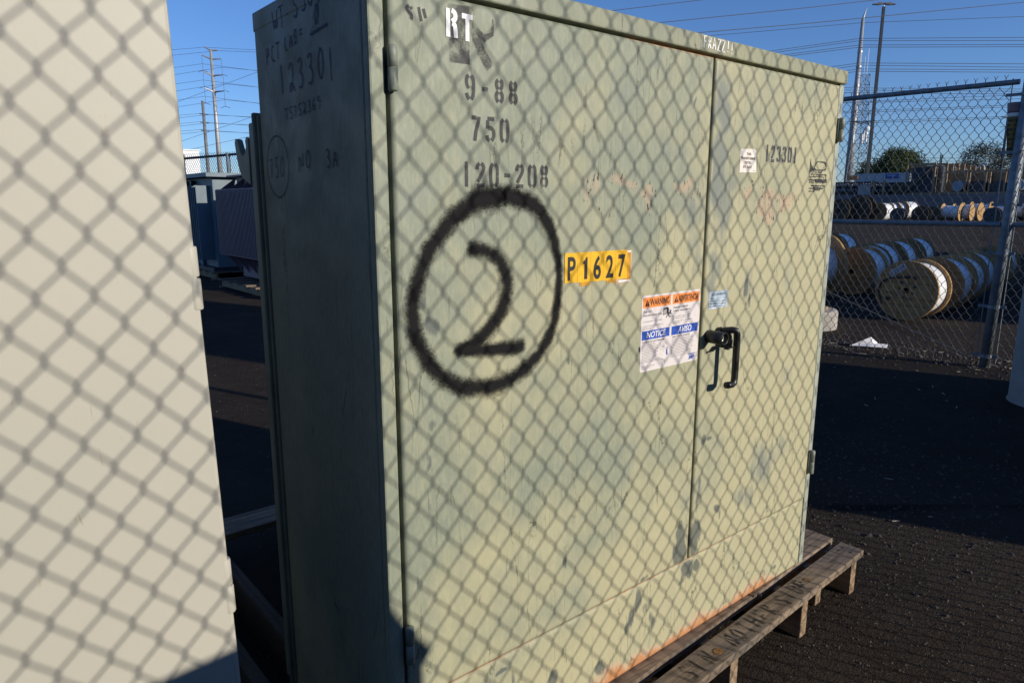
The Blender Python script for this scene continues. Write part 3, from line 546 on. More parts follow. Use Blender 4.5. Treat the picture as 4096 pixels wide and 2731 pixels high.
b.build('paint_drip', M['ink'], dl)
# right door labels
YR = YF - .0011; r1 = lambda a, c: (a, YR, c); r2 = lambda a, c: (a, YR - .0003, c); r3 = lambda a, c: (a, YR - .0006, c)
b = MB(); b.poly([(.963, .938), (1.0475, .939), (1.0475, .985), (.963, .985)], r1, 0)
add_text(b, 'RTE  CORPORATION', .976, .9735, .0052, r2, 1, width=.060)
for t, z, w_ in (('KVA', .9655, .009), ('CATALOG NUMBER', .9585, .037), ('SERIAL NUMBER', .9512, .032), ('SPEC NUMBER', .9440, .030)):
    add_text(b, t, .967, z, .0030, r2, 1, width=w_); rect(b, .967 + w_ + .002, 1.0 if t == 'KVA' else 1.042, z - .0003, z + .0003, r2, 1)
    if t != 'KVA': rect(b, 1.012, 1.036, z + .001, z + .003, r2, 2)
rect(b, .978, .998, .9398, .9418, r2, 2); rect(b, 1.008, 1.026, .9402, .9422, r2, 2)
b.build('nameplate', [M['foil'], M['inkblack'], M['whiteprint']], dr)
b = MB(); b.poly([(1.0665, 1.2895), (1.1445, 1.2920), (1.1440, 1.300), (1.1400, 1.347), (1.130, 1.352), (1.0650, 1.3485)], r1, 0)
for t, z, w_, a in (('THIS', 1.3345, .021, 1.0945), ('TRANSFORMER', 1.3235, .070, 1.0675), ('TESTED', 1.3125, .032, 1.0865), ('BY S.R.P.', 1.3015, .042, 1.0825)): add_text(b, t, a, z, .0062, r2, 1, width=w_, bold=.0002)
rect(b, 1.130, 1.139, 1.2955, 1.2965, r2, 1); b.build('inspection_sticker', [M['oldpaper'], flat('brown_print', (.075, .05, .035), .6)], dr)
marks('stencil_number', dr, M['sten_mid'], [dict(txt='123301', a=1.184, b0=1.322, h=.044, adv=.0295, wid=.0195, sw=.0080)], (lambda a, c, d=0: (a, YR - d, c)), G_)
b = MB()                                                          # remains of a peeled decal
def rag(x0_, x1_, zt, zb, seed, n=18):
    q = random.Random(seed); t_ = [(x0_ + (x1_ - x0_) * i / n, zt + q.uniform(-.0012, .0012)) for i in range(n + 1)]; u_ = [(x0_ + (x1_ - x0_) * i / n, zb + q.uniform(-.0025, .0015)) for i in range(n + 1)]
    for i in range(n): b.poly([u_[i], u_[i + 1], t_[i + 1], t_[i]], r1)
for k in range(16):
    pass
oct_o = [(1.452, 1.3115), (1.462, 1.327), (1.470, 1.333), (1.515, 1.334), (1.526, 1.330), (1.530, 1.316), (1.524, 1.307), (1.462, 1.305)]; oct_i = [(1.459, 1.314), (1.466, 1.325), (1.474, 1.3305), (1.508, 1.3285), (1.519, 1.325), (1.526, 1.316), (1.515, 1.310), (1.468, 1.309)]
for i in range(8): j = (i + 1) % 8; b.poly([oct_o[i], oct_o[j], oct_i[j], oct_i[i]], r1)
b.poly([(1.429, 1.339), (1.432, 1.3375), (1.437, 1.323), (1.452, 1.3125), (1.462, 1.306), (1.452, 1.3035), (1.429, 1.303)], r1)
for x0_, x1_, zt, zb in ((1.429, 1.5, 1.3025, 1.300), (1.44, 1.530, 1.2965, 1.2935), (1.432, 1.52, 1.2890, 1.2868), (1.430, 1.47, 1.2800, 1.2765), (1.466, 1.538, 1.2825, 1.2715), (1.432, 1.460, 1.2735, 1.2705), (1.444, 1.53, 1.2635, 1.2608), (1.434, 1.465, 1.2560, 1.2530), (1.464, 1.500, 1.2580, 1.2490), (1.499, 1.518, 1.2575, 1.2530), (1.434, 1.468, 1.2475, 1.2445)): rag(x0_, x1_, zt, zb, int(x0_ * 1e4 + zt * 1e3))
for xx in (1.455, 1.47, 1.487, 1.502, 1.53): b.poly([(xx, 1.289), (xx + .0025, 1.289), (xx + .0022, 1.2965), (xx, 1.2965)], r2)
for xx, za, zb_ in ((1.500, 1.30, 1.306), (1.44, 1.277, 1.287), (1.528, 1.276, 1.296), (1.46, 1.249, 1.262)): b.poly([(xx, za), (xx + .004, za), (xx + .003, zb_), (xx, zb_)], r2)
b.build('peeled_decal', M['sten'], dr)
# marker notes on the left side of the shell
SX = lambda a, c, d=0: (-.0012 - d, -a, c)
for args, kw in ((('WT.5500', -.382, 1.541, .040, .0335, .026, .0034), dict(rise=.0030, jit=.002)), (('PCT', -.428, 1.488, .032, .026, .022, .0030), dict(rise=.001)), (('LAB=', -.330, 1.500, .026, .0225, .018, .0032), dict(rise=.003)), (('0', -.192, 1.522, .034, .02, .022, .0036), {}), (('/', -.192, 1.522, .034, .02, .022, .0030), dict(curve=False)),
                 (('12330', -.365, 1.422, .055, .0445, .030, .0038), dict(rise=.0012, jit=.001)), (('1', -.142, 1.421, .056, .04, .02, .0034), {}), (('T5752369', -.348, 1.372, .022, .0215, .017, .0026), dict(rise=.0012))):
    b = MB(); a_, k_ = list(args), dict(kw); dz_ = .0003 if args[0] == '/' else 0
    strokes(b, *a_, (lambda q: (lambda u, v, d=0: SX(u, v, d + q)))(dz_), HW, **k_); b.build('blue_marker_writing', M['marker'], body)
b = MB(); b.ribbon([(-.213, 1.510), (-.18, 1.513), (-.140, 1.5155)], .005, SX); b.build('blue_underline', M['marker'], body)
b = MB(); b.ribbon([(-.403 + .058 * cos(t), 1.285 + .062 * sin(t)) for t in np.linspace(0, 6.28, 40)], .0024, SX); b.build('black_marker_ring', M['markerblack'], body)
for args, kw in ((('750', -.448, 1.262, .042, .030, .024, .0026), {}), (('NO', -.296, 1.272, .034, .034, .026, .0030), dict(rise=.004)), (('3A', -.172, 1.274, .034, .0285, .022, .0030), {})):
    b = MB(); strokes(b, *args, (lambda u, v, d=0: SX(u, v, d + .0003)), HW, **kw); b.build('black_marker_writing', M['markerblack'], body)

# ---------------------------------------------------------------- pallet under it
pal = thing('wooden_pallet', 'long grey-brown wooden pallet with a handwritten front board, under the olive cabinet', 'pallet', (0, 0, ZO), 0)
PA = R(-2.5)
def Pl(x, y): return (1.85 + (x - 1.85) * cos(PA) - (y + .1) * sin(PA) * 0 + 0, -.1 + y + .1 + (x - 1.85) * -sin(PA) * -1)
def board(name, x0_, x1_, y0_, y1_, z0_, z1_, mat, slope=.0436, bev=.003, n=14):
    mb = MB(); q = random.Random(int(y0_ * 999)); vs = []; xs = [x0_ + (x1_ - x0_) * i / n for i in range(n + 1)]; fs = []
    for x in xs:
        s_ = slope * (x - 1.85); w1 = q.uniform(-.0015, .0015); w2 = q.uniform(-.0015, .0015)
        vs += [(x, y0_ + s_ + w1, z0_), (x, y1_ + s_ + w2, z0_), (x, y1_ + s_ + w2, z1_ + q.uniform(-.0008, .0004)), (x, y0_ + s_ + w1, z1_ + q.uniform(-.0008, .0004))]
    for i in range(n):
        for k in range(4): fs.append((4 * i + k, 4 * i + (k + 1) % 4, 4 * i + 4 + (k + 1) % 4, 4 * i + 4 + k))
    fs += [(3, 2, 1, 0), (4 * n, 4 * n + 1, 4 * n + 2, 4 * n + 3)]
    mb.add(vs, [f[::-1] for f in fs]); return mb.build(name, mat, pal, bev)
front = board('deck_board', -.30, 1.852, -.100, -.018, -.0260, -.0005, M['deck'])
board('deck_board', -.25, 1.855, .013, .125, -.0265, -.0012, M['deck']); board('deck_board', -.2, 1.86, .16, .30, -.0262, -.0010, M['deck'], 0)
board('deck_board', -.28, 1.86, 1.47, 1.62, -.0262, -.0010, M['deck'], 0)
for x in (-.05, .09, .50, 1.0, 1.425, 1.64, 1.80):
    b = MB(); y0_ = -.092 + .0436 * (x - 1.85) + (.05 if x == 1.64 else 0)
    b.box(x - .019, x + .019, y0_, 1.60, -ZO + .001, -.0275); b.build('stringer', M['string'] if x > .3 else M['string_shaded'], pal, .003)
for y_ in (-.08, .75, 1.50):
    pass
for x in (1.80, 1.425, 1.0, .5):
    for k in range(3):
        b = MB(); px_ = x + random.uniform(-.03, .05); py_ = -.06 + .0436 * (x - 1.85) + random.uniform(-.025, .025); b.lathe([(0, .0009), (.0042, .0006), (.0045, -.0004)], (px_, py_, 0), (0, 0, 1), 8); b.build('nail', M['ink'], front)
def OB(a, c, d=0): return (a, c + .0436 * (a - 1.85), .0009 + d)
b = MB()
for t, a in (('SIN', .805), ('NOTHER', 1.01), ('SIDE', 1.31)):
    b = MB(); strokes(b, t, a, -.088, .055, .045, .032, .0068, OB, HW, jit=.003, curve=False); b.build('handwriting', M['woodink'], front)
km = flat('knot', (.20, .10, .03), .8, 0, .5, 120)
for cx, cy, r_ in ((.955, -.066, .013), (1.50, -.058, .009)):
    b = MB(); b.add([OB(cx + r_ * 1.25 * cos(t), cy + r_ * sin(t), .0004) for t in np.linspace(0, 2 * pi, 18)[:-1]], [tuple(range(17))]); b.build('wood_knot', km, front)

# ---------------------------------------------------------------- cream cabinet at the left
cc = thing('cream_cabinet', 'tall cream painted steel cabinet close to the left edge, in lattice shadow', 'cabinet', (-.2610, 0.0, 0)); cc.rotation_euler = (0, R(-1.15), 0)
b = MB(); b.box(-2.30, -.36, .0600, 1.9, .002, 2.02); b.build('shell', M['cream'], cc, .008)
b = MB(); b.box(-2.40, -.0005, .0290, .0590, .03, 2.05); b.build('front_frame', M['cream'], cc, .006)
b = MB(); b.box(-2.36, -.0015, .0, .0285, .04, 2.03); b.build('door', M['cream'], cc, .006)
for zt in (1.305, .815):
    b = MB(); b.tube([(-.0075, .011, zt), (-.0075, .011, zt - .044)], .0112, 16); b.tube([(-.0072, .011, zt - .0462), (-.0072, .011, zt - .092)], .0118, 16); b.build('hinge', M['cream'], cc, .002, True)

# ---------------------------------------------------------------- chain-link fences
def link_mesh(mb, o, d, x0_, x1_, z0_, z1_, pitch, vd, r_, phx=0.0, phz=0.0, sides=4, rag=0.0):
    """woven diamond mesh in the plane through o along d: each wire is one zigzag"""
    o = Vector(o); d = Vector(d).normalized(); nrm = Vector((d.y, -d.x, 0)); hp = pitch / 2; hz = vd / 2
    k0 = math.ceil((x0_ - phx) / hp); k1 = math.floor((x1_ - phx) / hp)
    for k in range(k0, k1):
        j0 = math.ceil((z0_ - phz) / hz); j1 = math.floor((z1_ - phz) / hz); pts = []
        for j in range(j0, j1 + 1):
            side = (k + j) % 2; x = phx + (k + side) * hp; sg = 1 if side else -1
            for q in (-1, 1): pts.append(o + d * (x + sg * r_ * .9) + Vector((0, 0, phz + j * hz + q * r_ * 2.0)) + nrm * (q * r_ * .75))
        if rag: pts[0] = pts[0] - Vector((0, 0, random.random() * rag))
        mb.tube(pts, r_, sides, cap=False)
# the fence right behind the camera (its shadow lies on both cabinets)
nf = thing('chain_link_fence', 'chain-link fence behind the camera, casting diamond shadows on the cabinets', 'fence', (0, 0, 0))
NY = -1.20; KX = .3939; KZ = .3084      # sun shift per metre of depth: x, z
b = MB(); px0 = .0990 + KX * (-NY); pz0 = 1.4112 + ZO + KZ * (-NY)
link_mesh(b, (0, NY, 0), (1, 0, 0), -2.6, 3.05, .06, 1.655 + ZO + KZ * (-NY) - .02, .06485, .0803, .0018, px0, pz0, 5)
b.build('mesh_panel', M['wire'], nf)
zr = 1.635 + ZO + KZ * (-NY)
b = MB(); b.tube([(-2.6, NY - .004, zr), (3.10, NY - .004, zr)], .021, 14); b.build('top_rail', M['fencepipe'], nf)
for x in (3.08, -2.6): b = MB(); b.tube([(x, NY, 0), (x, NY, zr + .05)], .03, 14); b.lathe([(.034, zr + .05), (.03, zr + .075), (0, zr + .085)], (x, NY, 0), (0, 0, 1), 14); b.build('post', M['fencepipe'], nf)
# the fence across the right
e = Vector((-.0875824515, .996157274, 0)); FB = Vector((6.1989, .8859, 0)); fe = thing('chain_link_fence', 'tall galvanised chain-link fence with pipe rails across the right, by the cable reels', 'fence', FB)
fl = lambda s_, z, off=0: Vector(e * s_ + Vector((e.y, -e.x, 0)) * off + Vector((0, 0, z)))
b = MB(); link_mesh(b, (0, 0, 0), e, -.015, 5.2, .03, 2.29, .0695, .1035, .0023, .0, 0, 5, .04)
for k in range(46):
    s_ = .0348 + k * .0695
    for q in (-1, 1): b.tube([fl(s_, 2.325), fl(s_ + .003 * q, 2.352), fl(s_ + .014 * q, 2.37)], .0024, 5)
b.build('mesh_panel', M['wire'], fe)
b = MB(); link_mesh(b, (0, 0, 0), e, -3.6, -.150, .03, 2.29, .0695, .1035, .0023, -.02, .02, 5, .04); b.build('mesh_panel', M['wire'], fe)
b = MB(); b.tube([fl(-.06, 2.310), fl(5.3, 2.310)], .0215, 14); b.build('top_rail', M['fencepipe'], fe)
b = MB(); b.tube([fl(-.13, 2.310), fl(-3.6, 2.310)], .0215, 14); b.build('top_rail', M['fencepipe'], fe)
b = MB(); b.tube([fl(-.06, 1.198), fl(5.3, 1.198)], .0205, 14); b.build('mid_rail', M['fencepipe'], fe)
b = MB(); b.tube([fl(-.13, 1.198), fl(-3.6, 1.198)], .0205, 14); b.build('mid_rail', M['fencepipe'], fe)
b = MB(); b.tube([fl(-.080, 0), fl(-.128, 2.42)], .0415, 20); b.build('post', M['fencepipe'], fe, 0, True)
for s_, z0_, z1_ in ((-.012, .10, 2.34), (-.152, .04, 2.30)): b = MB(); b.beam(fl(s_, z0_, .01), fl(s_, z1_, .01), .016, .006, up=e); b.build('tension_bar', M['fencepipe'], fe)
for z in (2.215, 1.77, 1.357, .965, .52, .10):
    b = MB(); sc_ = -.08 - .02 * z; b.lathe([(.042, z - .012), (.046, z - .012), (.046, z + .012), (.042, z + .012)], fl(sc_, 0), (0, 0, 1), 20)
    b.beam(fl(sc_ + .04, z, .004), fl(.024, z, .004), .012, .024); b.beam(fl(sc_ - .04, z, .004), fl(sc_ - .084, z, .004), .012, .024); b.build('tension_band', M['fencepipe'], fe)
b = MB(); b.tube([fl(.02, .06, .02), fl(1.3, .53, .02), fl(3.2, 1.2, .02)], .006, 6); b.build('truss_rod', M['wire'], fe)

# ---------------------------------------------------------------- things on the ground by the fence
pp = MB(); ctr = on_ground(3465, 1385)
gx = [(-.14, .10, .012), (-.05, .02, .10), (.03, -.02, .15), (.12, -.06, .03), (.17, -.13, .022), (.03, -.18, .01), (-.07, -.06, .02)]
vs = [(x, y, z * .6) for x, y, z in gx]; pp.add(vs + [(0, -.06, .032)], [(0, 1, 7), (1, 2, 7), (2, 3, 7), (3, 4, 7), (4, 5, 7), (5, 6, 7), (6, 0, 7)])
tr = pp.build('paper_sheet', M['paper'], loc=(ctr.x, ctr.y, .002)); sm = tr.modifiers.new('thick', 'SOLIDIFY'); sm.thickness = .003
tag(tr, 'crumpled white sheet lying on the asphalt at the foot of the fence', 'paper')
cb = thing('concrete_stump', 'short pale round concrete block on the ground beyond the fence', 'concrete block', (6.95, 2.80, 0))
b = MB(); b.lathe([(0, 0), (.335, 0), (.335, .18), (.318, .205), (.28, .213), (0, .205)], (0, 0, 0), (0, 0, 1), 36); b.build('block', M['concrete'], cb, 0, False)
tb = MB(); tb.beam((6.88, 2.56, .235), (7.00, 2.75, .240), .10, .045); tag(tb.build('timber_offcut', wood('offcut', (.3, .2, .12), (.55, .42, .3), 'X', .1)), 'pale sawn timber offcut resting on the round concrete block', 'wood')
bo_ = thing('concrete_bollard', 'thick round pale bollard in shade at the right edge', 'bollard', (5.32, .084, 0))
b = MB(); b.lathe([(.31, 0), (.30, .02), (.30, 1.35), (.28, 1.39), (.0, 1.42)], (0, 0, 0), (0, 0, 1), 48); b.build('column', M['bollard'], bo_, 0, True)
sg = thing('warning_sign', 'rolled pink, white and yellow warning sign hanging upside down behind the fence post', 'sign', FB + e * -.05 + Vector((.03, 0, 0)))
def cone(z0_, z1_, mat, nm):
    mb = MB(); n = 14; vs = []; Zs = np.linspace(z0_, z1_, 5)
    for z in Zs:
        t = (z - 1.73) / (2.155 - 1.73); w_ = .018 + .040 * max(0, t)
        for k in range(n): a = -2.4 + 4.8 * k / (n - 1); vs.append((w_ * cos(a + pi) , w_ * 1.05 * sin(a), z))
    mb.add(vs, [(i * n + k, i * n + k + 1, (i + 1) * n + k + 1, (i + 1) * n + k) for i in range(4) for k in range(n - 1)])
    o = mb.build(nm, mat, sg, 0, True); md = o.modifiers.new('thick', 'SOLIDIFY'); md.thickness = .002; return o
cone(2.075, 2.155, flat('pink_vinyl', (.20, .13, .14), .5), 'pink_band'); cone(2.045, 2.075, M['vinyl'], 'white_band'); yb = cone(1.745, 2.045, flat('caution_yellow', (.16, .105, .015), .5), 'yellow_band')
for i, z in enumerate((2.02, 1.985, 1.95, 1.912, 1.875, 1.84, 1.80)):
    w_ = .020 + .038 * max(0, (z - 1.73) / .425)
    for q in ((-.5, .5) if i % 2 else (-.6, 0, .5)): b = MB(); b.box(-w_ * 1.02 - .003, -w_ * .98 - .0015 + .006 * abs(q), q * w_ - .004, q * w_ + .010, z - .008, z + .005); b.build('black_mark', M['ink'], yb)

# ---------------------------------------------------------------- cable reels
def make_reel(name, D, Wd, wrapf, fm, wm, label, group, hub=True, paper=0, wire=False):
    """axis along +Y, resting on z=0"""
    t = thing(name, label, 'cable reel', group=group); R_ = D / 2; th = max(.03, D * .045)
    for s_ in (0, 1):
        y0_ = -Wd / 2 if s_ == 0 else Wd / 2 - th
        b = MB(); b.lathe([(R_ * .10, y0_), (R_ - .004, y0_), (R_, y0_ + .006), (R_, y0_ + th - .006), (R_ - .004, y0_ + th), (R_ * .10, y0_ + th), (R_ * .10, y0_)], (0, 0, R_), (0, 1, 0), 40)
        fo = b.build('flange', fm, t)
        if hub:
            yy = y0_ - .004 if s_ == 0 else y0_ + th + .004
            if wire and s_ == 0:
                for k in range(4): a = .5 + k * pi / 2; b = MB(); b.lathe([(0, 0), (R_ * .055, 0), (R_ * .06, .006)], (R_ * .30 * cos(a), yy, R_ + R_ * .30 * sin(a)), (0, 1, 0), 12); b.build('bolt_washer', M['darkmetal'], fo)
                for k in range(4): a = 1.25 + k * pi / 2; b = MB(); b.lathe([(0, .001), (R_ * .035, .001), (R_ * .035, .005)], (R_ * .22 * cos(a), yy, R_ + R_ * .22 * sin(a)), (0, 1, 0), 10); b.build('drilled_hole', M['gap'], fo)
            b = MB()
            for k in range(-3, 4):
                if k == 0: continue
                h = R_ * .25 * k; l = math.sqrt(max(0, R_ * R_ * .96 - h * h)); b.box(-l, l, yy - (.0005 if s_ == 0 else -.0), yy + (.004 if s_ == 0 else -.0035) * 1, R_ + h - .0018, R_ + h + .0018)
            b.build('plank_seams', M['ink'], fo)
            if paper and s_ == 0:
                b = MB(); a = .62; ca, sa = cos(a), sin(a)
                q = lambda u, v: (R_ * (u * ca - v * sa), yy - .004, R_ + R_ * (u * sa + v * ca))
                b.poly([(-.14, .88 - .05), (.42, .88 - .05), (.42, .62), (-.14, .62)] if paper == 1 else [(-.2, .8), (.2, .8), (.2, .6), (-.2, .6)], q)
                for r_i in range(3):
                    for c_i in range(5): b.poly([(-.10 + c_i * .1, .66 + r_i * .05), (-.03 + c_i * .1, .66 + r_i * .05), (-.03 + c_i * .1, .68 + r_i * .05), (-.10 + c_i * .1, .68 + r_i * .05)], lambda u, v: (q(u, v)[0], yy - .006, q(u, v)[2]), 1)
                b.build('shipping_label', [M['label_w'], M['ink']], fo)
            if wire and s_ == 0:
                b = MB(); b.tube([(-R_ * .72, yy - .012, R_ * .52), (-R_ * .86, yy - .014, R_ * .95), (-R_ * .78, yy - .014, R_ * 1.25), (-R_ * .5, yy - .014, R_ * 1.40), (R_ * .1, yy - .014, R_ * 1.46), (R_ * .3, yy - .012, R_ * 1.42)], .011, 8); b.build('cable_end', M['black_steel'], fo)
                b = MB(); q2 = lambda u, v, d=0: (u, yy - .005, v)
                strokes(b, 'FB', -R_ * .72, R_ * .98, R_ * .17, R_ * .2, R_ * .12, .012, lambda u, v, d=0: (R_ * -.62 + (v - R_ * .98), yy - .005, R_ * .85 - (u + R_ * .72) + .03), HW, curve=False)
                b.build('painted_letters', M['ink'], fo)
    rw_ = R_ * wrapf; n = 40; b = MB(); prof = [(rw_ * (1 + .012 * sin(k * 1.7)), -Wd / 2 + th + .002 + (Wd - 2 * th - .004) * k / 6) for k in range(7)]
    b.lathe(prof, (0, 0, R_), (0, 1, 0), n); b.build('wrap', wm, t, 0, True)
    b = MB(); b.lathe([(R_ * .098, -Wd / 2 + .004), (R_ * .098, Wd / 2 - .004)], (0, 0, R_), (0, 1, 0), 16); b.build('core_tube', M['gap'], t, 0, True)
    return t
G1 = 'white-wrapped wooden cable reels beyond the fence'; G2 = 'far row of cable reels along the wall'
def put(t, p, bearing): t.location = (p[0], p[1], 0); t.rotation_euler = (0, 0, -R(bearing)); return t
def rel(px, py): q = on_ground(px, max(py, 877)); return (q.x, q.y)
rA = make_reel('cable_reel', .71, .42, .88, M['reelwood'], M['wrap'], 'nearest wooden cable reel, a black cable end bent across its face', G1, paper=1, wire=True); put(rA, (8.45, 2.26), 90)
rB = make_reel('cable_reel', .71, .50, .87, M['reelwood'], M['wrap'], 'cable reel just right of the nearest one, orange-brown inside its rim', G1, paper=2); put(rB, (9.38, 2.30), 88)
def rep(src, p, bearing, label, sc=1.0): t = copy_tree(src); put(t, p, bearing); t['label'] = label; t.scale = (sc,) * 3; return t
rep(rB, (11.23, 2.57), 88, 'third reel of the right-hand row, its wrap edge beside the fence post', .97); rep(rB, (13.26, 2.82), 88, 'rearmost reel of the right-hand row, seen right of the fence post', .96)
rep(rB, (10.3, 2.42), 88, 'reel squeezed between the second and third of the right-hand row', .96)
rC = make_reel('cable_reel', .92, .60, .66, M['reelwood'], M['wrap'], 'large cable reel half hidden by the olive cabinet, bright white wrap on its left', G1); put(rC, (9.456, 4.10), 112)
rep(rB, (10.40, 3.78), 88, 'cable reel with blue-shaded wrap, right behind the half-hidden large reel', 1.01)
rD = make_reel('cable_reel', .71, .50, .92, M['reelmid'], M['wrap'], 'dull-faced cable reel in the middle of the left group', G1, paper=2); put(rD, (11.1, 4.00), 88)
rep(rD, (11.89, 4.19), 88, 'second dull-faced reel of the left group, behind the middle one', 1.0); rep(rD, (12.88, 4.29), 88, 'third dull-faced reel of the left group', 1.0); rep(rD, (13.94, 4.39), 88, 'rearmost dull-faced reel of the left group', 1.03); rep(rD, (14.68, 6.18), 88, 'reel peeking over the half-hidden large reel, blue wrap turned up', 1.04)
# far row
rE = make_reel('cable_reel', 1.7, .9, .55, M['reeldark'], M['reeldark'], 'big bare dark reel at the left end of the far row', G2); put(rE, rel(3362, 884), 88)
rep(rE, rel(3440, 884), 88, 'tallest dark reel of the far row, standing behind the left-end one', 1.18)
rF = make_reel('cable_reel', 1.45, 1.1, .92, M['reelmid'], M['wrap'], 'yellowish far-row reel with a blue label on its face', G2, paper=2); put(rF, rel(3524, 884), 98)
rG = make_reel('cable_reel', 1.05, .7, .7, M['reelgrey'], M['reelgrey'], 'dark grey far-row reel in front of the sunlit white ones', G2); put(rG, rel(3592, 888), 88)
put(rep(rF, (0, 0), 0, 'first of the sunlit white reels in the far row', 1.02), rel(3566, 872), 112); put(rep(rF, (0, 0), 0, 'middle one of the sunlit white reels in the far row', 1.04), rel(3594, 871), 112); put(rep(rF, (0, 0), 0, 'sunlit white reel at the right end of its cluster', 1.1), rel(3624, 870), 112)
rH = make_reel('cable_reel', 1.2, .8, .6, M['reeldark'], M['reeldark'], 'brown far-row reel with radial cracks, facing the camera', G2); put(rH, rel(3682, 888), 84); put(rep(rH, (0, 0), 0, 'empty dark reel behind the brown cracked one', .95), rel(3728, 884), 70)
rI = make_reel('cable_reel', 1.38, 1.35, .74, M['reelwood'], M['wrap'], 'blue-wrapped reel lying sideways at the left of the sideways row', G2, hub=False); put(rI, rel(3803, 884), 0)
for k, (px_, py_, la) in enumerate(((3846, 884, 'second sideways reel, its orange rim catching sun'), (3880, 883, 'third sideways reel with a blue wrap'), (3918, 880, 'fourth sideways reel, rim tops lit'), (3950, 878, 'fifth sideways reel, behind the dark round one'), (3990, 880, 'sixth sideways reel, left of the fence post'), (4060, 880, 'sideways reel right of the fence post'))):
    put(rep(rI, (0, 0), 0, la, 1.0 + .06 * (k % 3)), rel(px_, py_), -2 + 5 * (k % 2))
put(rep(rG, (0, 0), 0, 'black-faced reel in front of the sideways row, near the post', 1.05), rel(3968, 892), 86)

# ---------------------------------------------------------------- far yard: wall, raised ground, crates
WX = 72.0; WZ = 2.255; YS = 1.18
b = MB(); b.box(WX, WX + .35, -25, 70, 0, WZ); tag(b.build('retaining_wall', M['wallconc']), 'long low grey retaining wall behind the far row of reels', 'wall')
b = MB(); b.box(WX + .36, WX + 400, -300, 400, .5, WZ - .06); tag(b.build('raised_ground', M['asphalt']), 'raised storage yard behind the wall', 'ground', kind='structure')
def crate(label, name='timber_crate', Wc=1.3, Dc=1.2, Hc=2.3, fill='insul', brace=True):
    """open timber frame; local x across the view (towards -Y), y deeper"""
    t = thing(name, label, 'crate', group='timber crates along the raised yard')
    p_ = .11
    for x in (0, Wc):
        for y in (0, Dc): b = MB(); b.box(x - p_ / 2, x + p_ / 2, y - p_ / 2, y + p_ / 2, 0, Hc); b.build('post', M['wood_x'], t)
    for z in (.1, Hc - .1):
        b = MB(); b.box(p_ / 2, Wc - p_ / 2, -.04, .02, z - .07, z + .07); b.build('rail', M['wood_x'], t); b = MB(); b.box(p_ / 2, Wc - p_ / 2, Dc - .02, Dc + .04, z - .07, z + .07); b.build('rail', M['wood_x'], t)
    if brace: b = MB(); b.beam((.05, -.07, .2), (Wc - .05, -.07, Hc - .2), .05, .10, up=(0, 1, 0)); b.build('brace', M['wood_x'], t)
    b = MB(); b.box(p_ / 2 + .002, Wc - p_ / 2 - .002, Dc - .06, Dc - .022, .18, Hc - (.2 if fill == 'insul' else .19)); b.build('back_panel', M['reelmid'], t)
    if fill == 'insul':
        for x in (.48,):
            b = MB(); pr_ = [(.02, .18)]
            for k in range(int((Hc - .5) / .11)): z = .22 + k * .11; pr_ += [(.07, z), (.19, z + .02), (.19, z + .04), (.07, z + .07)]
            b.lathe(pr_ + [(.02, Hc - .2)], (x, Dc * .5, 0), (0, 0, 1), 14); b.build('insulator_stack', M['insul'], t)
    elif fill == 'plates':
        b = MB()
        for k in range(int((Hc - .5) / .12)): b.box(.10, Wc - .10, .10, Dc - .1, .2 + k * .12, .27 + k * .12)
        b.build('plate_stack', flat('steel_plates', (.06, .075, .10), .6, .1, .2, 6), t)
    elif fill == 'drum':
        b = MB(); b.lathe([(0, 0), (.42, 0), (.42, 1.0), (0, 1.0)], (Wc * .5, .12, .65), (0, 1, 0), 24); b.build('steel_drum', flat('blue_drum', (.18, .24, .32), .4, .2, .15, 4), t)
    else:
        b = MB(); b.box(.2, Wc - .25, .25, Dc - .1, .2, Hc * .55); b.build('load', M['darkmetal'], t)
    return t
def put_c(t, px, X=63.0):
    q = on_x(px, 780, X + 11.2); t.location = (q.x, q.y, WZ - .06); t.rotation_euler = (0, 0, -pi / 2); return t
c1_ = crate('big slatted crate of stacked steel plates with a diagonal brace', Wc=2.1, Dc=1.2, Hc=2.55, fill='plates'); put_c(c1_, 3618, 62.4); c1_.scale = (YS, YS, YS)
ci = crate('crate of grey ribbed insulators right of the braced crate', Wc=.95, Hc=2.5, fill='insul', brace=False); put_c(ci, 3724, 62.6); ci.scale = (YS, YS, YS)
def rep_c(src, px, la, X=63, sc=1.0, zs=1.0): t = copy_tree(src); put_c(t, px, X); t['label'] = la; t.scale = (YS * sc, YS * sc, YS * sc * zs); return t
rep_c(ci, 3770, 'second crate of ribbed insulators, tops sunlit', 64.5, 1, 1.0)
rep_c(ci, 3815, 'third crate of ribbed insulators, a little lower', 66.5, 1.0, .96); rep_c(ci, 3855, 'fourth insulator crate, half way along the row', 69, 1.0, .93); rep_c(ci, 3893, 'fifth insulator crate under the sparse tree', 72, 1.0, .9); rep_c(ci, 3930, 'sixth insulator crate, left of the white curved tube', 75, 1.0, .86); rep_c(ci, 3965, 'last insulator crate before the fence post', 78, 1.0, .84); rep_c(ci, 4045, 'insulator crate seen right of the fence post', 70, 1.0, .9)
cd = crate('low open crate holding a blue drum, in front of the insulator crates', Wc=1.6, Hc=1.84, fill='drum', brace=False); put_c(cd, 3778, 61.7); cd.scale = (YS, YS, YS)
ce = crate('low open crate with dark load, right of the drum crate', Wc=1.6, Hc=1.84, fill='box', brace=False); put_c(ce, 3856, 61.7); ce.scale = (YS, YS, YS); rep_c(ce, 3934, 'low open crate of dark parts behind the fence post', 61.7); rep_c(cd, 4012, 'low crate with a blue drum right of the post', 61.7)
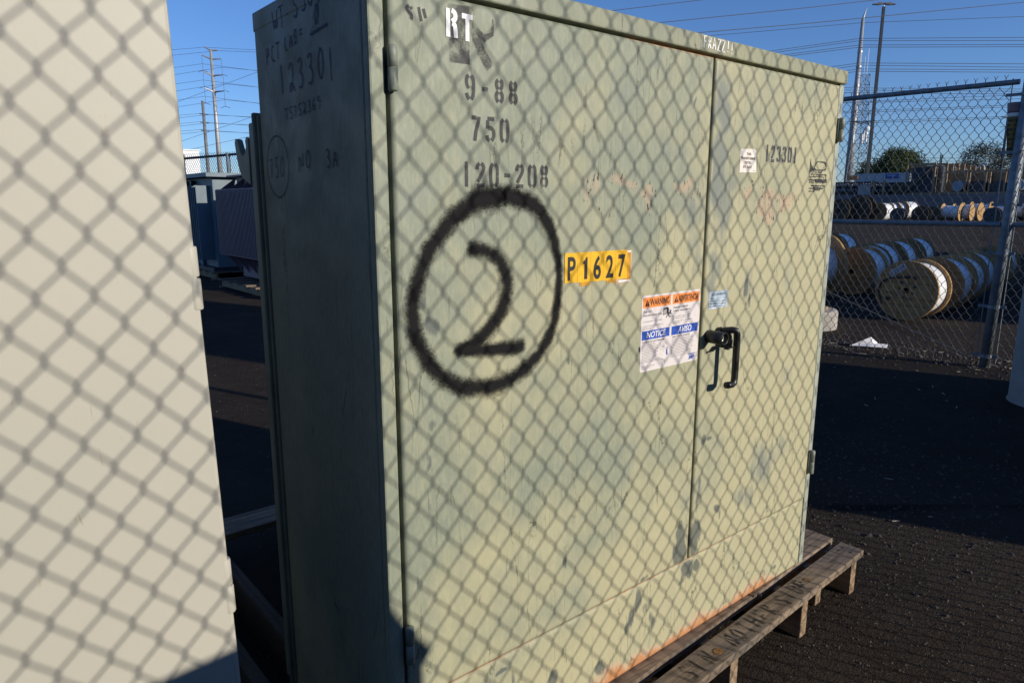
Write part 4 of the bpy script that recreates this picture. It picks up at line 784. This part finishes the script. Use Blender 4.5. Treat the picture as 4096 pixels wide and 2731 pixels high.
# left end of the raised yard
t = thing('insulator_rack', 'dark rack of hanging grey insulators at the left end of the raised yard', 'rack', (0, 0, 0)); q = on_x(3292, 780, 73.6); t.location = (q.x, q.y, WZ - .06); t.rotation_euler = (0, 0, -pi / 2); t.scale = (YS, YS, YS); rack = t
b = MB()
for x in (0, 1.1, 2.4): b.box(x, x + .1, 0, .1, 0, 1.15)
b.box(0, 2.5, -.02, .12, 1.06, 1.16); b.box(0, 2.5, -.02, .12, .04, .1); b.box(0, 2.5, .75, .8, .0, 1.12); b.build('frame', M['darkmetal'], t)
for x in np.linspace(.2, 2.3, 9):
    for z in (.78, .38):
        b = MB(); b.lathe([(.02, z + .24), (.10, z + .20), (.13, z + .1), (.10, z - .02), (.03, z - .08), (0, z - .08)], (x, .35, 0), (0, 0, 1), 12); b.build('insulator', M['insul'], t, 0, True)
for px_, la in ((3382, 'second dark insulator rack, under the orange board'), (3476, 'third dark rack, behind the grey panel'), (3540, 'right end dark rack below the blue sign')):
    t = copy_tree(rack); q = on_x(px_, 780, 73.8); t.location = (q.x, q.y, WZ - .06); t['label'] = la; t.scale = (YS, YS, YS * (.9 if px_ > 3400 else 1))
bx = MB(); q = on_x(3412, 712, 73.3); bx.box(-.02, .02, -.50, .50, -.22, .22)
t = bx.build('orange_board', [M['signorange']]); t.location = (q.x, q.y, q.z); tag(t, 'sunlit orange board on top of the insulator rack', 'board')
bx = MB(); bx.box(0, .06, -.62, .62, 0, .98); q = on_x(3454, 778, 72.9); t = bx.build('panel_board', M['greypaint']); t.location = (q.x, q.y, WZ - .06); tag(t, 'plain grey panel standing on the raised yard by the posts', 'panel')
for px_, la in ((3490, 'left one of two timber posts on the raised yard'), (3530, 'right one of two timber posts on the raised yard')):
    bx = MB(); bx.box(0, .16, -.10, .10, 0, 1.45); q = on_x(px_, 778, 73.2); t = bx.build('timber_post', M['wood_x']); t.location = (q.x, q.y, WZ - .06); tag(t, la, 'post', 'timber posts on the raised yard')
tl = thing('office_trailer', 'long pale trailer with a blue sign, behind the crates', 'trailer', (0, 0, 0)); a = on_x(3420, 700, 86); c_ = on_x(3640, 700, 86)
b = MB(); b.box(86, 89, c_.y, a.y, WZ + .35, on_x(3500, 694, 86).z); b.build('body', flat('trailer_paint', (.34, .40, .46), .5, 0, .05, 1), tl)
b = MB(); q0 = on_x(3543, 696, 85.95); q1 = on_x(3592, 714, 85.95); b.box(85.93, 85.99, q1.y, q0.y, q1.z, q0.z); sb = b.build('blue_sign', M['signblue'], tl)
b = MB(); b.box(85.915, 85.93, q1.y + .2, q0.y - .2, q1.z + .30, q1.z + .42); b.build('sign_lettering', flat('sign_white', (.25, .35, .6), .5), sb)
b = MB()
for k in range(4): yy = c_.y + (a.y - c_.y) * (k + .5) / 4; b.lathe([(0, 0), (.4, 0), (.4, .3), (0, .3)], (86.3, yy, WZ + .3), (1, 0, 0), 16)
b.build('wheels', M['black_steel'], tl)
t = make_reel('cable_reel', 1.0, .7, .82, M['reeldark'], M['wrap'], 'white-wrapped reel on the raised yard, left of the braced crate', 'cable reels on the raised yard', hub=False); q = on_x(3588, 776, 72.8); t.scale = (YS, YS, YS); t.location = (q.x, q.y, WZ - .06); t.rotation_euler = (0, 0, -R(75))
b = MB(); q0 = on_x(3905, 674, 75); b.tube([(q0.x, q0.y, q0.z), (q0.x, q0.y - .25, q0.z + .16), (q0.x, q0.y - .55, q0.z + .27), (q0.x, q0.y - .62, q0.z + .22), (q0.x + .3, q0.y - .62, q0.z - .6)], .05, 8); tag(b.build('curved_tube', M['whitepaint']), 'white curved tube rising above the insulator crates', 'tube')

# ---------------------------------------------------------------- trees
def tree(label, base, Ht, Wd, leaf, nclump, per, size, dense, hang=0.0, name='tree', seed=1):
    q = random.Random(seed); t = thing(name, label, 'tree', base, 0, 'trees beyond the yard')
    b = MB(); b.tube([(0, 0, 0), (.1, .05, Ht * .2), (.0, .1, Ht * .42)], [.22, .17, .12], 8); ends = []
    for k in range(11):
        a = k * 2.4 + q.random(); r_ = Wd * q.uniform(.2, .42); z = Ht * q.uniform(.55, .92); s0 = Ht * q.uniform(.18, .4)
        mid = (cos(a) * r_ * .45, sin(a) * r_ * .45, s0 + (z - s0) * .55); b.tube([(0, .05, s0), mid, (cos(a) * r_, sin(a) * r_, z)], [.09, .06, .02], 6); ends.append((cos(a) * r_, sin(a) * r_, z)); ends.append(mid)
    b.build('trunk', M['bark'], t)
    vs = []; fs = []
    for k in range(nclump):
        if q.random() < .75: a = q.random() * 6.283; rr_ = math.sqrt(q.random()) * Wd * .5; zz = Ht * q.uniform(.28, 1.0); sh = math.sqrt(max(.02, 1 - ((zz / Ht - .62) / .42) ** 2)); cx, cy, cz = cos(a) * rr_ * sh, sin(a) * rr_ * sh, zz
        else: cx, cy, cz = q.choice(ends)
        cs = Wd * q.uniform(.05, .11)
        for _ in range(per):
            x, y, z = cx + q.gauss(0, cs), cy + q.gauss(0, cs), cz + q.gauss(0, cs * .75); s_ = size * q.uniform(.6, 1.4); u = Vector((q.gauss(0, 1), q.gauss(0, 1), q.gauss(0, .6) - hang)).normalized(); w_ = u.cross(Vector((q.gauss(0, 1), q.gauss(0, 1), q.gauss(0, 1)))).normalized() * (s_ * .42); u = u * s_; i = len(vs)
            P = Vector((x, y, z)); vs += [tuple(P - u), tuple(P + w_), tuple(P + u), tuple(P - w_)]; fs.append((i, i + 1, i + 2, i + 3))
    b = MB(); b.add(vs, fs); b.build('crown', leaf, t); return t
def gp2(px, D): q = at_depth(px, 815, D); return (q.x, q.y, 0)
tree('bushy green tree with feathery crown left of the braced crate', gp2(3572, 92), 8.1, 6.0, M['leaf'], 230, 100, .13, 1, .3, seed=3); tree('low green tree partly behind the dark lamp post', gp2(3462, 97), 6.6, 4.0, M['leaf'], 120, 90, .13, 1, .3, seed=5)
tree('sparse grey-brown tree above the insulator crates', gp2(3915, 88), 8.5, 5.6, M['leafdry'], 170, 95, .105, 1, seed=8); tree('sparse tree showing right of the fence post', gp2(4072, 88), 8.2, 4.6, M['leafdry'], 140, 90, .105, 1, seed=9); tree('thin-crowned tree left of the sparse grey-brown one', gp2(3835, 96), 7.0, 3.4, M['leafdry'], 80, 80, .10, 1, seed=11)

# ---------------------------------------------------------------- poles, masts, wires
def lean_pts(px0, py0, px1, py1, D): a = at_depth(px0, py0, D); return a
def vpole(px_top, py_top, D, mat, name, label, cat, r0, r1, sides=12, z0=0.0, group=None):
    a = at_depth(px_top, py_top, D); t = thing(name, label, cat, (a.x, a.y, z0), 0, group); b = MB(); b.tube([(0, 0, 0), (0, 0, a.z - z0)], [r0, r1], sides); b.build('shaft', mat, t, 0, sides > 6); return t, a
# right transmission monopole with step brackets
tp, a = vpole(3452, 76, 150, M['pole'], 'transmission_pole', 'tall grey tapered steel transmission pole at the right, behind the lattice mast', 'pole', 1.0, .32, 16)
b = MB()
for z in (33.5, 30.5, 26.5, 24, 21, 18.5): b.lathe([(.0, 0), (.42 + (42 - z) * .015, 0), (.42 + (42 - z) * .015, .4), (0, .4)], (0, 0, z), (0, 0, 1), 8)
b.build('bracket_bands', M['pole'], tp)
b = MB(); b.tube([(0, 0, a.z - .1), (.15, -.25, a.z + 1.2), (.3, -.55, a.z + 2.2)], [.22, .15, .05], 8); b.build('tip', M['pole'], tp)
mono = a
# dark yard lamp post
tp, a = vpole(3535, 28, 84, M['poledark'], 'lamp_post', 'tall dark square lamp post with twin heads at the upper right', 'lamp post', .26, .20, 4)
hz = a.z
vr = Vector((cr.x, cr.y, 0)).normalized()
b = MB(); b.tube([(0, 0, hz - .02), (0, 0, hz + .42)], .06, 8); b.build('tenon', M['lamp'], tp)
for sgn in (1, -1):
    b = MB(); p0 = vr * (.05 * sgn); p1 = vr * (1.38 * sgn); zz = hz + .35
    b.add([tuple(p0 + Vector((0, 0, zz - .06))), tuple(p0 + Vector((0, 0, zz + .08))), tuple(vr * (.6 * sgn) + Vector((0, 0, zz + .12))), tuple(p1 + Vector((0, 0, zz - .05))), tuple(p1 + Vector((0, 0, zz - .12))), tuple(vr * (.6 * sgn) + Vector((0, 0, zz - .16)))], [(0, 1, 2, 3, 4, 5)])
    o = b.build('lamp_head', M['lamp'], tp); md = o.modifiers.new('thick', 'SOLIDIFY'); md.thickness = .36; md.offset = 0
tp, a = vpole(4032, 470, 84, M['poledark'], 'lamp_post', 'slim dark lamp post seen beside the big fence post', 'lamp post', .19, .13, 4)
b = MB(); b.beam(tuple(-vr * .1 + Vector((0, 0, a.z))), tuple(-vr * .75 + Vector((0, 0, a.z + .08))), .3, .1); b.build('lamp_head', M['lamp'], tp)
b = MB(); b.beam((0, 0, a.z - 1.1), tuple(-vr * .8 + Vector((0, 0, a.z - 1.12))), .06, .06); b.build('side_arm', M['poledark'], tp)
tp, a = vpole(3604, 594, 110, M['poledark'], 'lamp_post', 'tiny distant lamp post above the green tree', 'lamp post', .12, .09, 6); b = MB(); b.beam((0, 0, a.z), tuple(-vr * .4 + Vector((0, 0, a.z))), .15, .08); b.build('lamp_head', M['lamp'], tp)
for px_, py_, la in ((3670, 620, 'thin distant post left of the crates'), (3764, 616, 'left thin distant post above the insulator crates'), (3769, 622, 'right thin distant post above the insulator crates')):
    vpole(px_, py_, 95, M['poledark'], 'thin_post', la, 'post', .09, .07, 6, 0, 'thin distant posts')
# lattice radio mast
a = at_depth(3464, 300, 140); lm = thing('lattice_mast', 'steel lattice radio mast with white dishes between the pole and the lamp post', 'mast', (a.x, a.y, 0)); Hm = a.z; r0, r1 = 2.5, .95
leg = lambda k, z: Vector((cos(k * 2.094 + .4) * (r0 + (r1 - r0) * z / Hm), sin(k * 2.094 + .4) * (r0 + (r1 - r0) * z / Hm), z))
for k in range(3): b = MB(); b.tube([leg(k, 0), leg(k, Hm)], .075, 6); b.build('leg', M['pole'], lm)
b = MB(); nb = 14
for i in range(nb):
    z0_, z1_ = Hm * i / nb, Hm * (i + 1) / nb
    for k in range(3): b.tube([leg(k, z0_), leg((k + 1) % 3, z1_)], .042, 4); b.tube([leg((k + 1) % 3, z0_), leg(k, z1_)], .042, 4); b.tube([leg(k, z1_), leg((k + 1) % 3, z1_)], .042, 4)
b.build('bracing', M['pole'], lm)
b = MB(); b.tube([(.3, 0, Hm), (.3, 0, Hm + 5)], .04, 5); b.tube([(-.5, .2, Hm), (-.5, .2, Hm + 3.4)], .03, 5); b.build('whip_antenna', M['pole'], lm)
for px_, py_, r_ in ((3469, 515, .55), (3465, 535, .38)):
    q = at_depth(px_, py_, 138.5) - Vector((a.x, a.y, 0)); b = MB(); b.lathe([(0, .18), (r_ * .7, .1), (r_, 0), (r_, -.2), (0, -.25)], q, (-.8, -.6, 0), 18); b.build('dish', M['whitepaint'], lm, 0, True)
for px_, py_ in ((3454, 545), (3464, 548), (3412, 550), (3447, 558)):
    q = at_depth(px_, py_, 138.5) - Vector((a.x, a.y, 0)); b = MB(); b.box(q.x - .18, q.x + .18, q.y - .18, q.y + .18, q.z - .95, q.z + .95); b.build('panel_antenna', M['whitepaint'], lm)
b = MB(); zq = at_depth(3440, 556, 140).z
for k in range(3): b.tube([leg(k, zq) * 1.25, leg((k + 1) % 3, zq) * 1.25], .09, 5)
b.build('platform', M['darkmetal'], lm)
# left transmission tower and distribution pole
tp, a = vpole(843, 203, 250, M['pole'], 'transmission_pole', 'tall pale steel transmission pole with three pairs of arms at the left', 'pole', 1.05, .45, 14)
base_l = a
U_ = Vector((cr.x, cr.y, 0)).normalized()
def arm(zpx, tips, hang):
    zc = at_depth(846, zpx, 250).z
    for px_, py_ in tips:
        q = at_depth(px_, py_, 250) - Vector((a.x, a.y, 0)); b = MB(); b.tube([(0, 0, zc), (q.x * .5, q.y * .5, (zc + q.z) / 2 + .1), tuple(q)], [.38, .26, .16], 6); ar = b.build('arm', M['pole'], tp)
        if hang:
            b = MB(); b.tube([tuple(q), (q.x, q.y, q.z - 5.4)], .065, 6); b.tube([tuple(q + Vector((0, 0, -5.3)) - U_ * 1.7 - Vector((0, 0, .5))), (q.x, q.y, q.z - 5.2), tuple(q + Vector((0, 0, -5.3)) + U_ * 1.7 - Vector((0, 0, .5)))], .075, 6); b.build('insulator_string', M['darkmetal'], ar)
arm(203, ((815, 188), (872, 202)), False); arm(237, ((807, 221), (885, 237)), True); arm(301, ((812, 286), (892, 301)), True); arm(365, ((818, 352), (897, 365)), True)
tp2, a2 = vpole(810, 404, 105, M['woodpole'], 'utility_pole', 'shorter dark utility pole with three small crossarms, left of the tall one', 'pole', .30, .20, 12)
b2 = None
for py_ in (457, 490, 522):
    zc = at_depth(813, py_, 105).z; b = MB(); b.tube([tuple(-U_ * .62 + Vector((0, 0, zc + .12))), (0, 0, zc), tuple(U_ * .72 + Vector((0, 0, zc - .05)))], .07, 6); b.build('crossarm', M['woodpole'], tp2)
def wire_(px_list, D, r_, label, group):
    pts = [at_depth(x, y, d) for (x, y), d in zip(px_list, D)]; b = MB()
    out = []
    for i in range(len(pts) - 1):
        p0, p1 = pts[i], pts[i + 1]
        for k in range(8): t_ = k / 8; out.append(p0.lerp(p1, t_) - Vector((0, 0, .0)))
    out.append(pts[-1]); o_ = out[0]; b.tube([p - o_ for p in out], r_, 5); w_ = b.build('overhead_wire', M['line'], loc=o_); tag(w_, label, 'wire', group); return w_
GW = 'overhead wires crossing the sky on the right'; GL = 'overhead wires at the left tower'
for y0_, y1_, y2_, la in ((31, 31, None, 'a'),): pass
wire_([(2400, 50), (2830, -2), (3100, -36)], (48, 50, 52), .022, 'short dark wire across the very top, right of the cabinet roof', GW)
wire_([(2560, 100), (3240, 31), (3520, -1)], (48, 52, 54), .026, 'dark wire running up to the lamp head', GW)
wire_([(2700, 140), (3240, 94), (4180, 2)], (46, 52, 60), .028, 'thickest dark wire sloping up across the upper right sky', GW)
wire_([(2780, 149), (3450, 92), (4180, 64)], (150, 150, 150), .05, 'faint upper wire touching the top of the steel pole', GW)
lv = [(155, 223, 150), (164, 231, 163), (181, 243, 179), (190, 250, 188), (253, 286, 257), (262, 296, 271), (277, 309, 281), (286, 316, 291)]
for i, (yp, yl_, yr) in enumerate(lv):
    yl2 = yp + (yl_ - yp) * 1.0; wire_([(2900 if i < 4 else 3150, yl2 + (8 if i < 4 else 6)), (3438, yp), (4180, yr)], (150, 150, 150), .055, ('upper' if i < 4 else 'lower') + ' set of four wires at the steel pole, ' + ('top', 'second', 'third', 'bottom')[i % 4] + ' wire', GW)
for i, (y0_, y1_) in enumerate(((352, 358), (361, 367), (371, 378), (412, 376), (414, 394), (449, 416), (455, 424), (490, 462), (497, 468))):
    wire_([(3330, y0_), (4180, y1_)], (150, 150), .05, ('first', 'second', 'third', 'fourth', 'fifth', 'sixth', 'seventh', 'eighth', 'lowest')[i] + ' wire seen through the right-hand fence mesh, counted downward', GW)
for i, y_ in enumerate((632, 645, 655)): wire_([(3640, y_), (4180, y_ + 4)], (100, 100), .03, ('top', 'middle', 'bottom')[i] + ' wire of the low distant strand between the trees', GW)
for n_, (tipx, tipy, D_) in enumerate(((815, 190, 250), (872, 204, 250), (807, 256, 250), (885, 270, 250), (812, 321, 250), (892, 336, 250), (818, 386, 250), (897, 400, 250), (800, 455, 105), (826, 460, 105), (801, 488, 105), (829, 493, 105), (805, 519, 105), (832, 525, 105))):
    s_ = 1 if n_ % 2 else -1; ly = tipy + (27 if s_ < 0 else 42) * (1 if n_ > 1 else .6) * (.55 if D_ == 105 else 1); ry = tipy + (22 if s_ > 0 else 40) * (1 if n_ > 1 else .4) * (.6 if D_ == 105 else 1)
    pos_ = ('left' if s_ < 0 else 'right') + ' side, ' + ('earth', 'top', 'middle', 'bottom', 'top', 'middle', 'bottom')[n_ // 2] + ' wire of the ' + ('tall pale pole' if D_ == 250 else 'shorter dark pole')
    wire_([(620, ly), (tipx, tipy), (1120, ry)], (D_, D_, D_), .055 if D_ == 250 else .022, pos_, GL)
for i, (y0_, y1_) in enumerate(((570, 430), (600, 520), (410, 255))): wire_([(640, y0_ + 25), (1120, y1_)], (90, 90), .022, ('middle', 'lowest', 'highest')[i] + ' slanting thin wire behind the left poles', GL)

# ---------------------------------------------------------------- left background between the cabinets
pk = thing('radiator_transformer', 'mauve transformer with a finely ribbed radiator side, on a pallet', 'transformer', (3.15, 9.9, ZO))
b = MB()
for k in range(40): y = -1.15 + k * .0595; b.box(0, .16, y, y + .018, .389, 1.42)
b.box(.02, .17, -1.16, 1.215, .375, .388); b.box(.02, .17, -1.16, 1.215, 1.4205, 1.432); b.box(.12, .16, -1.149, 1.2, .389, 1.42); b.build('radiator', M['pinkpaint'], pk)
b = MB(); b.box(.25, 1.9, -.95, .85, .02, 1.62); b.build('tank', M['pinkpaint'], pk, .01)
b = MB(); b.box(.12, 2.0, -1.05, .95, 1.623, 1.65); b.build('lid', M['pinkpaint'], pk, .004)
for k in range(5):
    y = 1.0 - k * .45; b = MB(); b.add([(.03, y, 1.433), (.245, y, 1.433), (.245, y - .12, 1.615), (.03, y - .01, 1.433), (.245, y - .01, 1.433), (.245, y - .13, 1.615)], [(0, 1, 2), (3, 5, 4), (0, 2, 5, 3), (1, 4, 5, 2), (0, 3, 4, 1)]); b.build('gusset', M['pinkpaint'], pk)
for k in range(5):
    y = 1.0 - k * .36; b = MB(); b.add([(.05, y, .372), (.245, y, .372), (.245, y - .1, .10), (.05, y - .012, .372), (.245, y - .012, .372), (.245, y - .112, .10)], [(0, 2, 1), (3, 4, 5), (0, 3, 5, 2), (1, 2, 5, 4), (0, 1, 4, 3)]); b.build('gusset', M['pinkpaint'], pk)
def small_pallet(label, loc, rz, Lx, Ly):
    t = thing('wooden_pallet', label, 'pallet', loc, rz)
    for k in range(3): x = Lx * (.02 + .48 * k) - .02; b = MB(); b.box(x, x + .05, 0, Ly, 0, .10); b.build('stringer', M['string'], t)
    for k in range(6): y = (Ly - .12) * k / 5; b = MB(); b.box(-.03, Lx + .03, y, y + .12, .101, .124); b.build('deck_board', M['deck'], t)
    b = MB(); b.box(-.03, Lx + .03, 0, .1, -.022, -.001); b.box(-.03, Lx + .03, Ly - .1, Ly, -.022, -.001); b.build('bottom_boards', M['deck'], t)
    return t
small_pallet('weathered pallet under the mauve transformer', (3.05, 8.75, .0235), 0, 2.0, 2.1)
bl = thing('blue_transformer', 'blue-grey transformer cabinet with cooling fins, left of the mauve one', 'transformer', (3.42, 12.4, ZO))
b = MB(); b.box(.0, 1.9, -.30, 1.75, .06, 1.66); b.build('tank', M['bluepaint'], bl, .01)
b = MB(); b.box(-.14, 2.1, -.45, 1.9, 1.665, 1.74); b.build('lid', M['bluepaint'], bl, .006)
b = MB(); b.box(-.10, -.002, 1.0, 1.3, .02, 1.62); b.box(-.06, -.002, .42, .55, .02, 1.55); b.build('side_channel', M['bluepaint'], bl, .004)
b = MB()
for k in range(5): y = .30 - k * .11; b.box(-.24, -.002, y, y + .02, .20, 1.52)
b.build('fins', M['bluepaint'], bl)
b = MB(); b.box(-.145, -.01, .92, 1.02, 1.45, 1.60); b.lathe([(0, 0), (.05, 0), (.05, .08), (0, .08)], (-.01, .70, 1.58), (-1, 0, 0), 10); b.build('valve', M['darkmetal'], bl)
b = MB(); b.box(-.1, 1.9, -.35, 1.8, -.02, .058); b.build('base_skid', M['darkmetal'], bl)
small_pallet('dark pallet under the blue-grey transformer', (3.3, 12.0, .0235), 0, 2.0, 2.2)
fc = thing('flat_cabinet', 'low grey cabinet with a flat overhanging lid, beyond the mauve transformer', 'cabinet', (5.0, 14.6, 0)); b = MB(); b.box(0, 2.2, 0, 1.8, .15, 1.86); b.build('shell', M['whitepaint'], fc, .02); b = MB(); b.box(-.25, 2.4, -.15, 2.0, 1.863, 1.98); b.build('lid', M['greypaint'], fc, .02)
wc = thing('white_container', 'plain white steel container behind the blue-grey transformer', 'container', (0, 0, 0)); q0 = on_y(660, 600, 21); q1 = on_y(797, 600, 21)
b = MB(); b.box(q0.x, q1.x, 21, 24, .1, q1.z - .03); b.build('shell', M['whitepaint'], wc, .02); b = MB(); b.box(q0.x, q1.x + .03, 20.97, 24.0, q1.z - .028, q1.z); b.build('roof', M['whitepaint'], wc)
b = MB(); b.box(q0.x + .1, q1.x - .1, 21.2, 23.8, 0, .098); b.build('skid', M['darkmetal'], wc)
# fence behind them
fp = on_ground(925, 930); lf = thing('chain_link_fence', 'distant chain-link fence behind the left transformers', 'fence', (0, 0, 0)); A = at_depth(700, 638, 17.5); B = at_depth(1120, 602, 16.0); A.z = 0; B.z = 0; hL = at_depth(930, 616, 16.8).z
dv = (B - A).normalized(); L = (B - A).length
b = MB(); link_mesh(b, A, dv, 0, L, .1, hL + .06, .075, .105, .004, 0, 0, 3); b.build('mesh_panel', M['wire'], lf)
b = MB(); b.tube([A + Vector((0, 0, at_depth(700, 638, 17.5).z)), B + Vector((0, 0, at_depth(1120, 602, 16.0).z))], .03, 8); b.build('top_rail', M['darkmetal'], lf)
for t_ in (.08, .525, .97): P0 = A.lerp(B, t_); b = MB(); b.tube([P0, P0 + Vector((0, 0, hL + .02))], .05, 8); b.build('post', M['fencepipe'], lf)

# ---------------------------------------------------------------- unseen: two cabinets inferred from ground shadows, other blocks added for shade
def plain_cabinet(name, label, x0_, x1_, y0_, y1_, h, mat):
    t = thing(name, label, 'cabinet', ((x0_ + x1_) / 2, y0_, 0)); w_ = (x1_ - x0_) / 2; d_ = y1_ - y0_
    b = MB(); b.box(-w_, w_, .03, d_, .12, h - .04); b.build('shell', mat, t, .02); b = MB(); b.box(-w_ - .02, w_ + .02, .0, d_ + .02, h - .038, h); b.build('lid', mat, t, .01)
    b = MB(); b.box(-w_ + .03, -.01, .005, .028, .3, h - .06); b.box(.01, w_ - .03, .005, .028, .3, h - .06); b.build('doors', mat, t, .006); b = MB(); b.box(-w_ + .02, w_ - .02, .06, d_ - .05, 0, .118); b.build('skid', M['darkmetal'], t); return t
plain_cabinet('grey_cabinet', 'large grey equipment cabinet outside the frame to the right, behind the camera', 4.95, 7.05, -3.9, -2.6, 4.4, M['greypaint'])
plain_cabinet('green_cabinet', 'lower pale green cabinet outside the frame, beside the large grey one', 3.98, 4.80, -3.7, -2.6, 1.25, M['tealpaint'])
plain_cabinet('sky_blocker', 'unseen tall grey double-door box, added behind the camera to block sky light', -4.2, .55, -4.0, -2.95, 2.9, M['greypaint'])  # added out of view to keep sky light off the olive side
hp = thing('hump_caster', 'unseen waist-high grey block behind the near fence, shaped to cast the hump shadow', 'stack', (0, -1.95, ZO))
prof = [(-1.3, -.75), (-1.3, .44), (-1.2, .485), (-.42, .500), (-.28, .507), (-.12, .500), (0, .474), (.018, .440), (.040, .405), (.0885, .342), (.080, .330), (.066, .315), (.068, .20), (.075, -.75)]  # made-up caster: outline taken from the hump shadow itself
b = MB(); pf = [(x + KX * 1.95, z + KZ * 1.95) for x, z in prof]; nP = len(pf); b.add([(x, 0, z) for x, z in pf] + [(x, -.7, z - .03) for x, z in pf], [tuple(range(nP)), tuple(range(2 * nP - 1, nP - 1, -1))] + [(i, nP + i, nP + (i + 1) % nP, (i + 1) % nP) for i in range(nP)])
b.build('caster_block', M['greypaint'], hp)
wh = thing('horizon_block', 'unseen long dark low block, added far behind the camera to hide the bright horizon', 'light blocker', (0, -46, 0))  # added out of view to cut light from the low sky
b = MB(); b.box(-110, 60, -30, 0, 0, 9.2); b.build('walls', flat('horizon_block_wall', (.10, .10, .10), .8), wh); b = MB(); b.box(-110.5, 60.5, -30.5, .5, 9.205, 9.6); b.build('roof', M['darkmetal'], wh)
ct = thing('reel_shade_block', 'unseen long grey block, added right of the fence to shade the reels', 'container', (18.6, -.3, 0)); b = MB(); b.box(-6, 6, -2.4, 0, .15, 2.75); b.build('shell', M['greypaint'], ct, .02); b = MB(); b.box(-5.9, 5.9, -2.3, -.1, 0, .148); b.build('skid', M['darkmetal'], ct)  # added out of view to put the reel wraps in shade
ct = thing('reel_shade_block', 'unseen short lower grey block, added beside the long one to shade the reels', 'container', (11.5, -.3, 0)); b = MB(); b.box(-1.0, 1.0, -2.4, 0, .15, 1.95); b.build('shell', M['greypaint'], ct, .02); b = MB(); b.box(-.95, .95, -2.3, -.1, 0, .148); b.build('skid', M['darkmetal'], ct)  # second added block, lower so the upper wraps stay lit

S.cycles.use_denoising = True
S.cycles.max_bounces = 6; S.cycles.diffuse_bounces = 3; S.cycles.transparent_max_bounces = 24
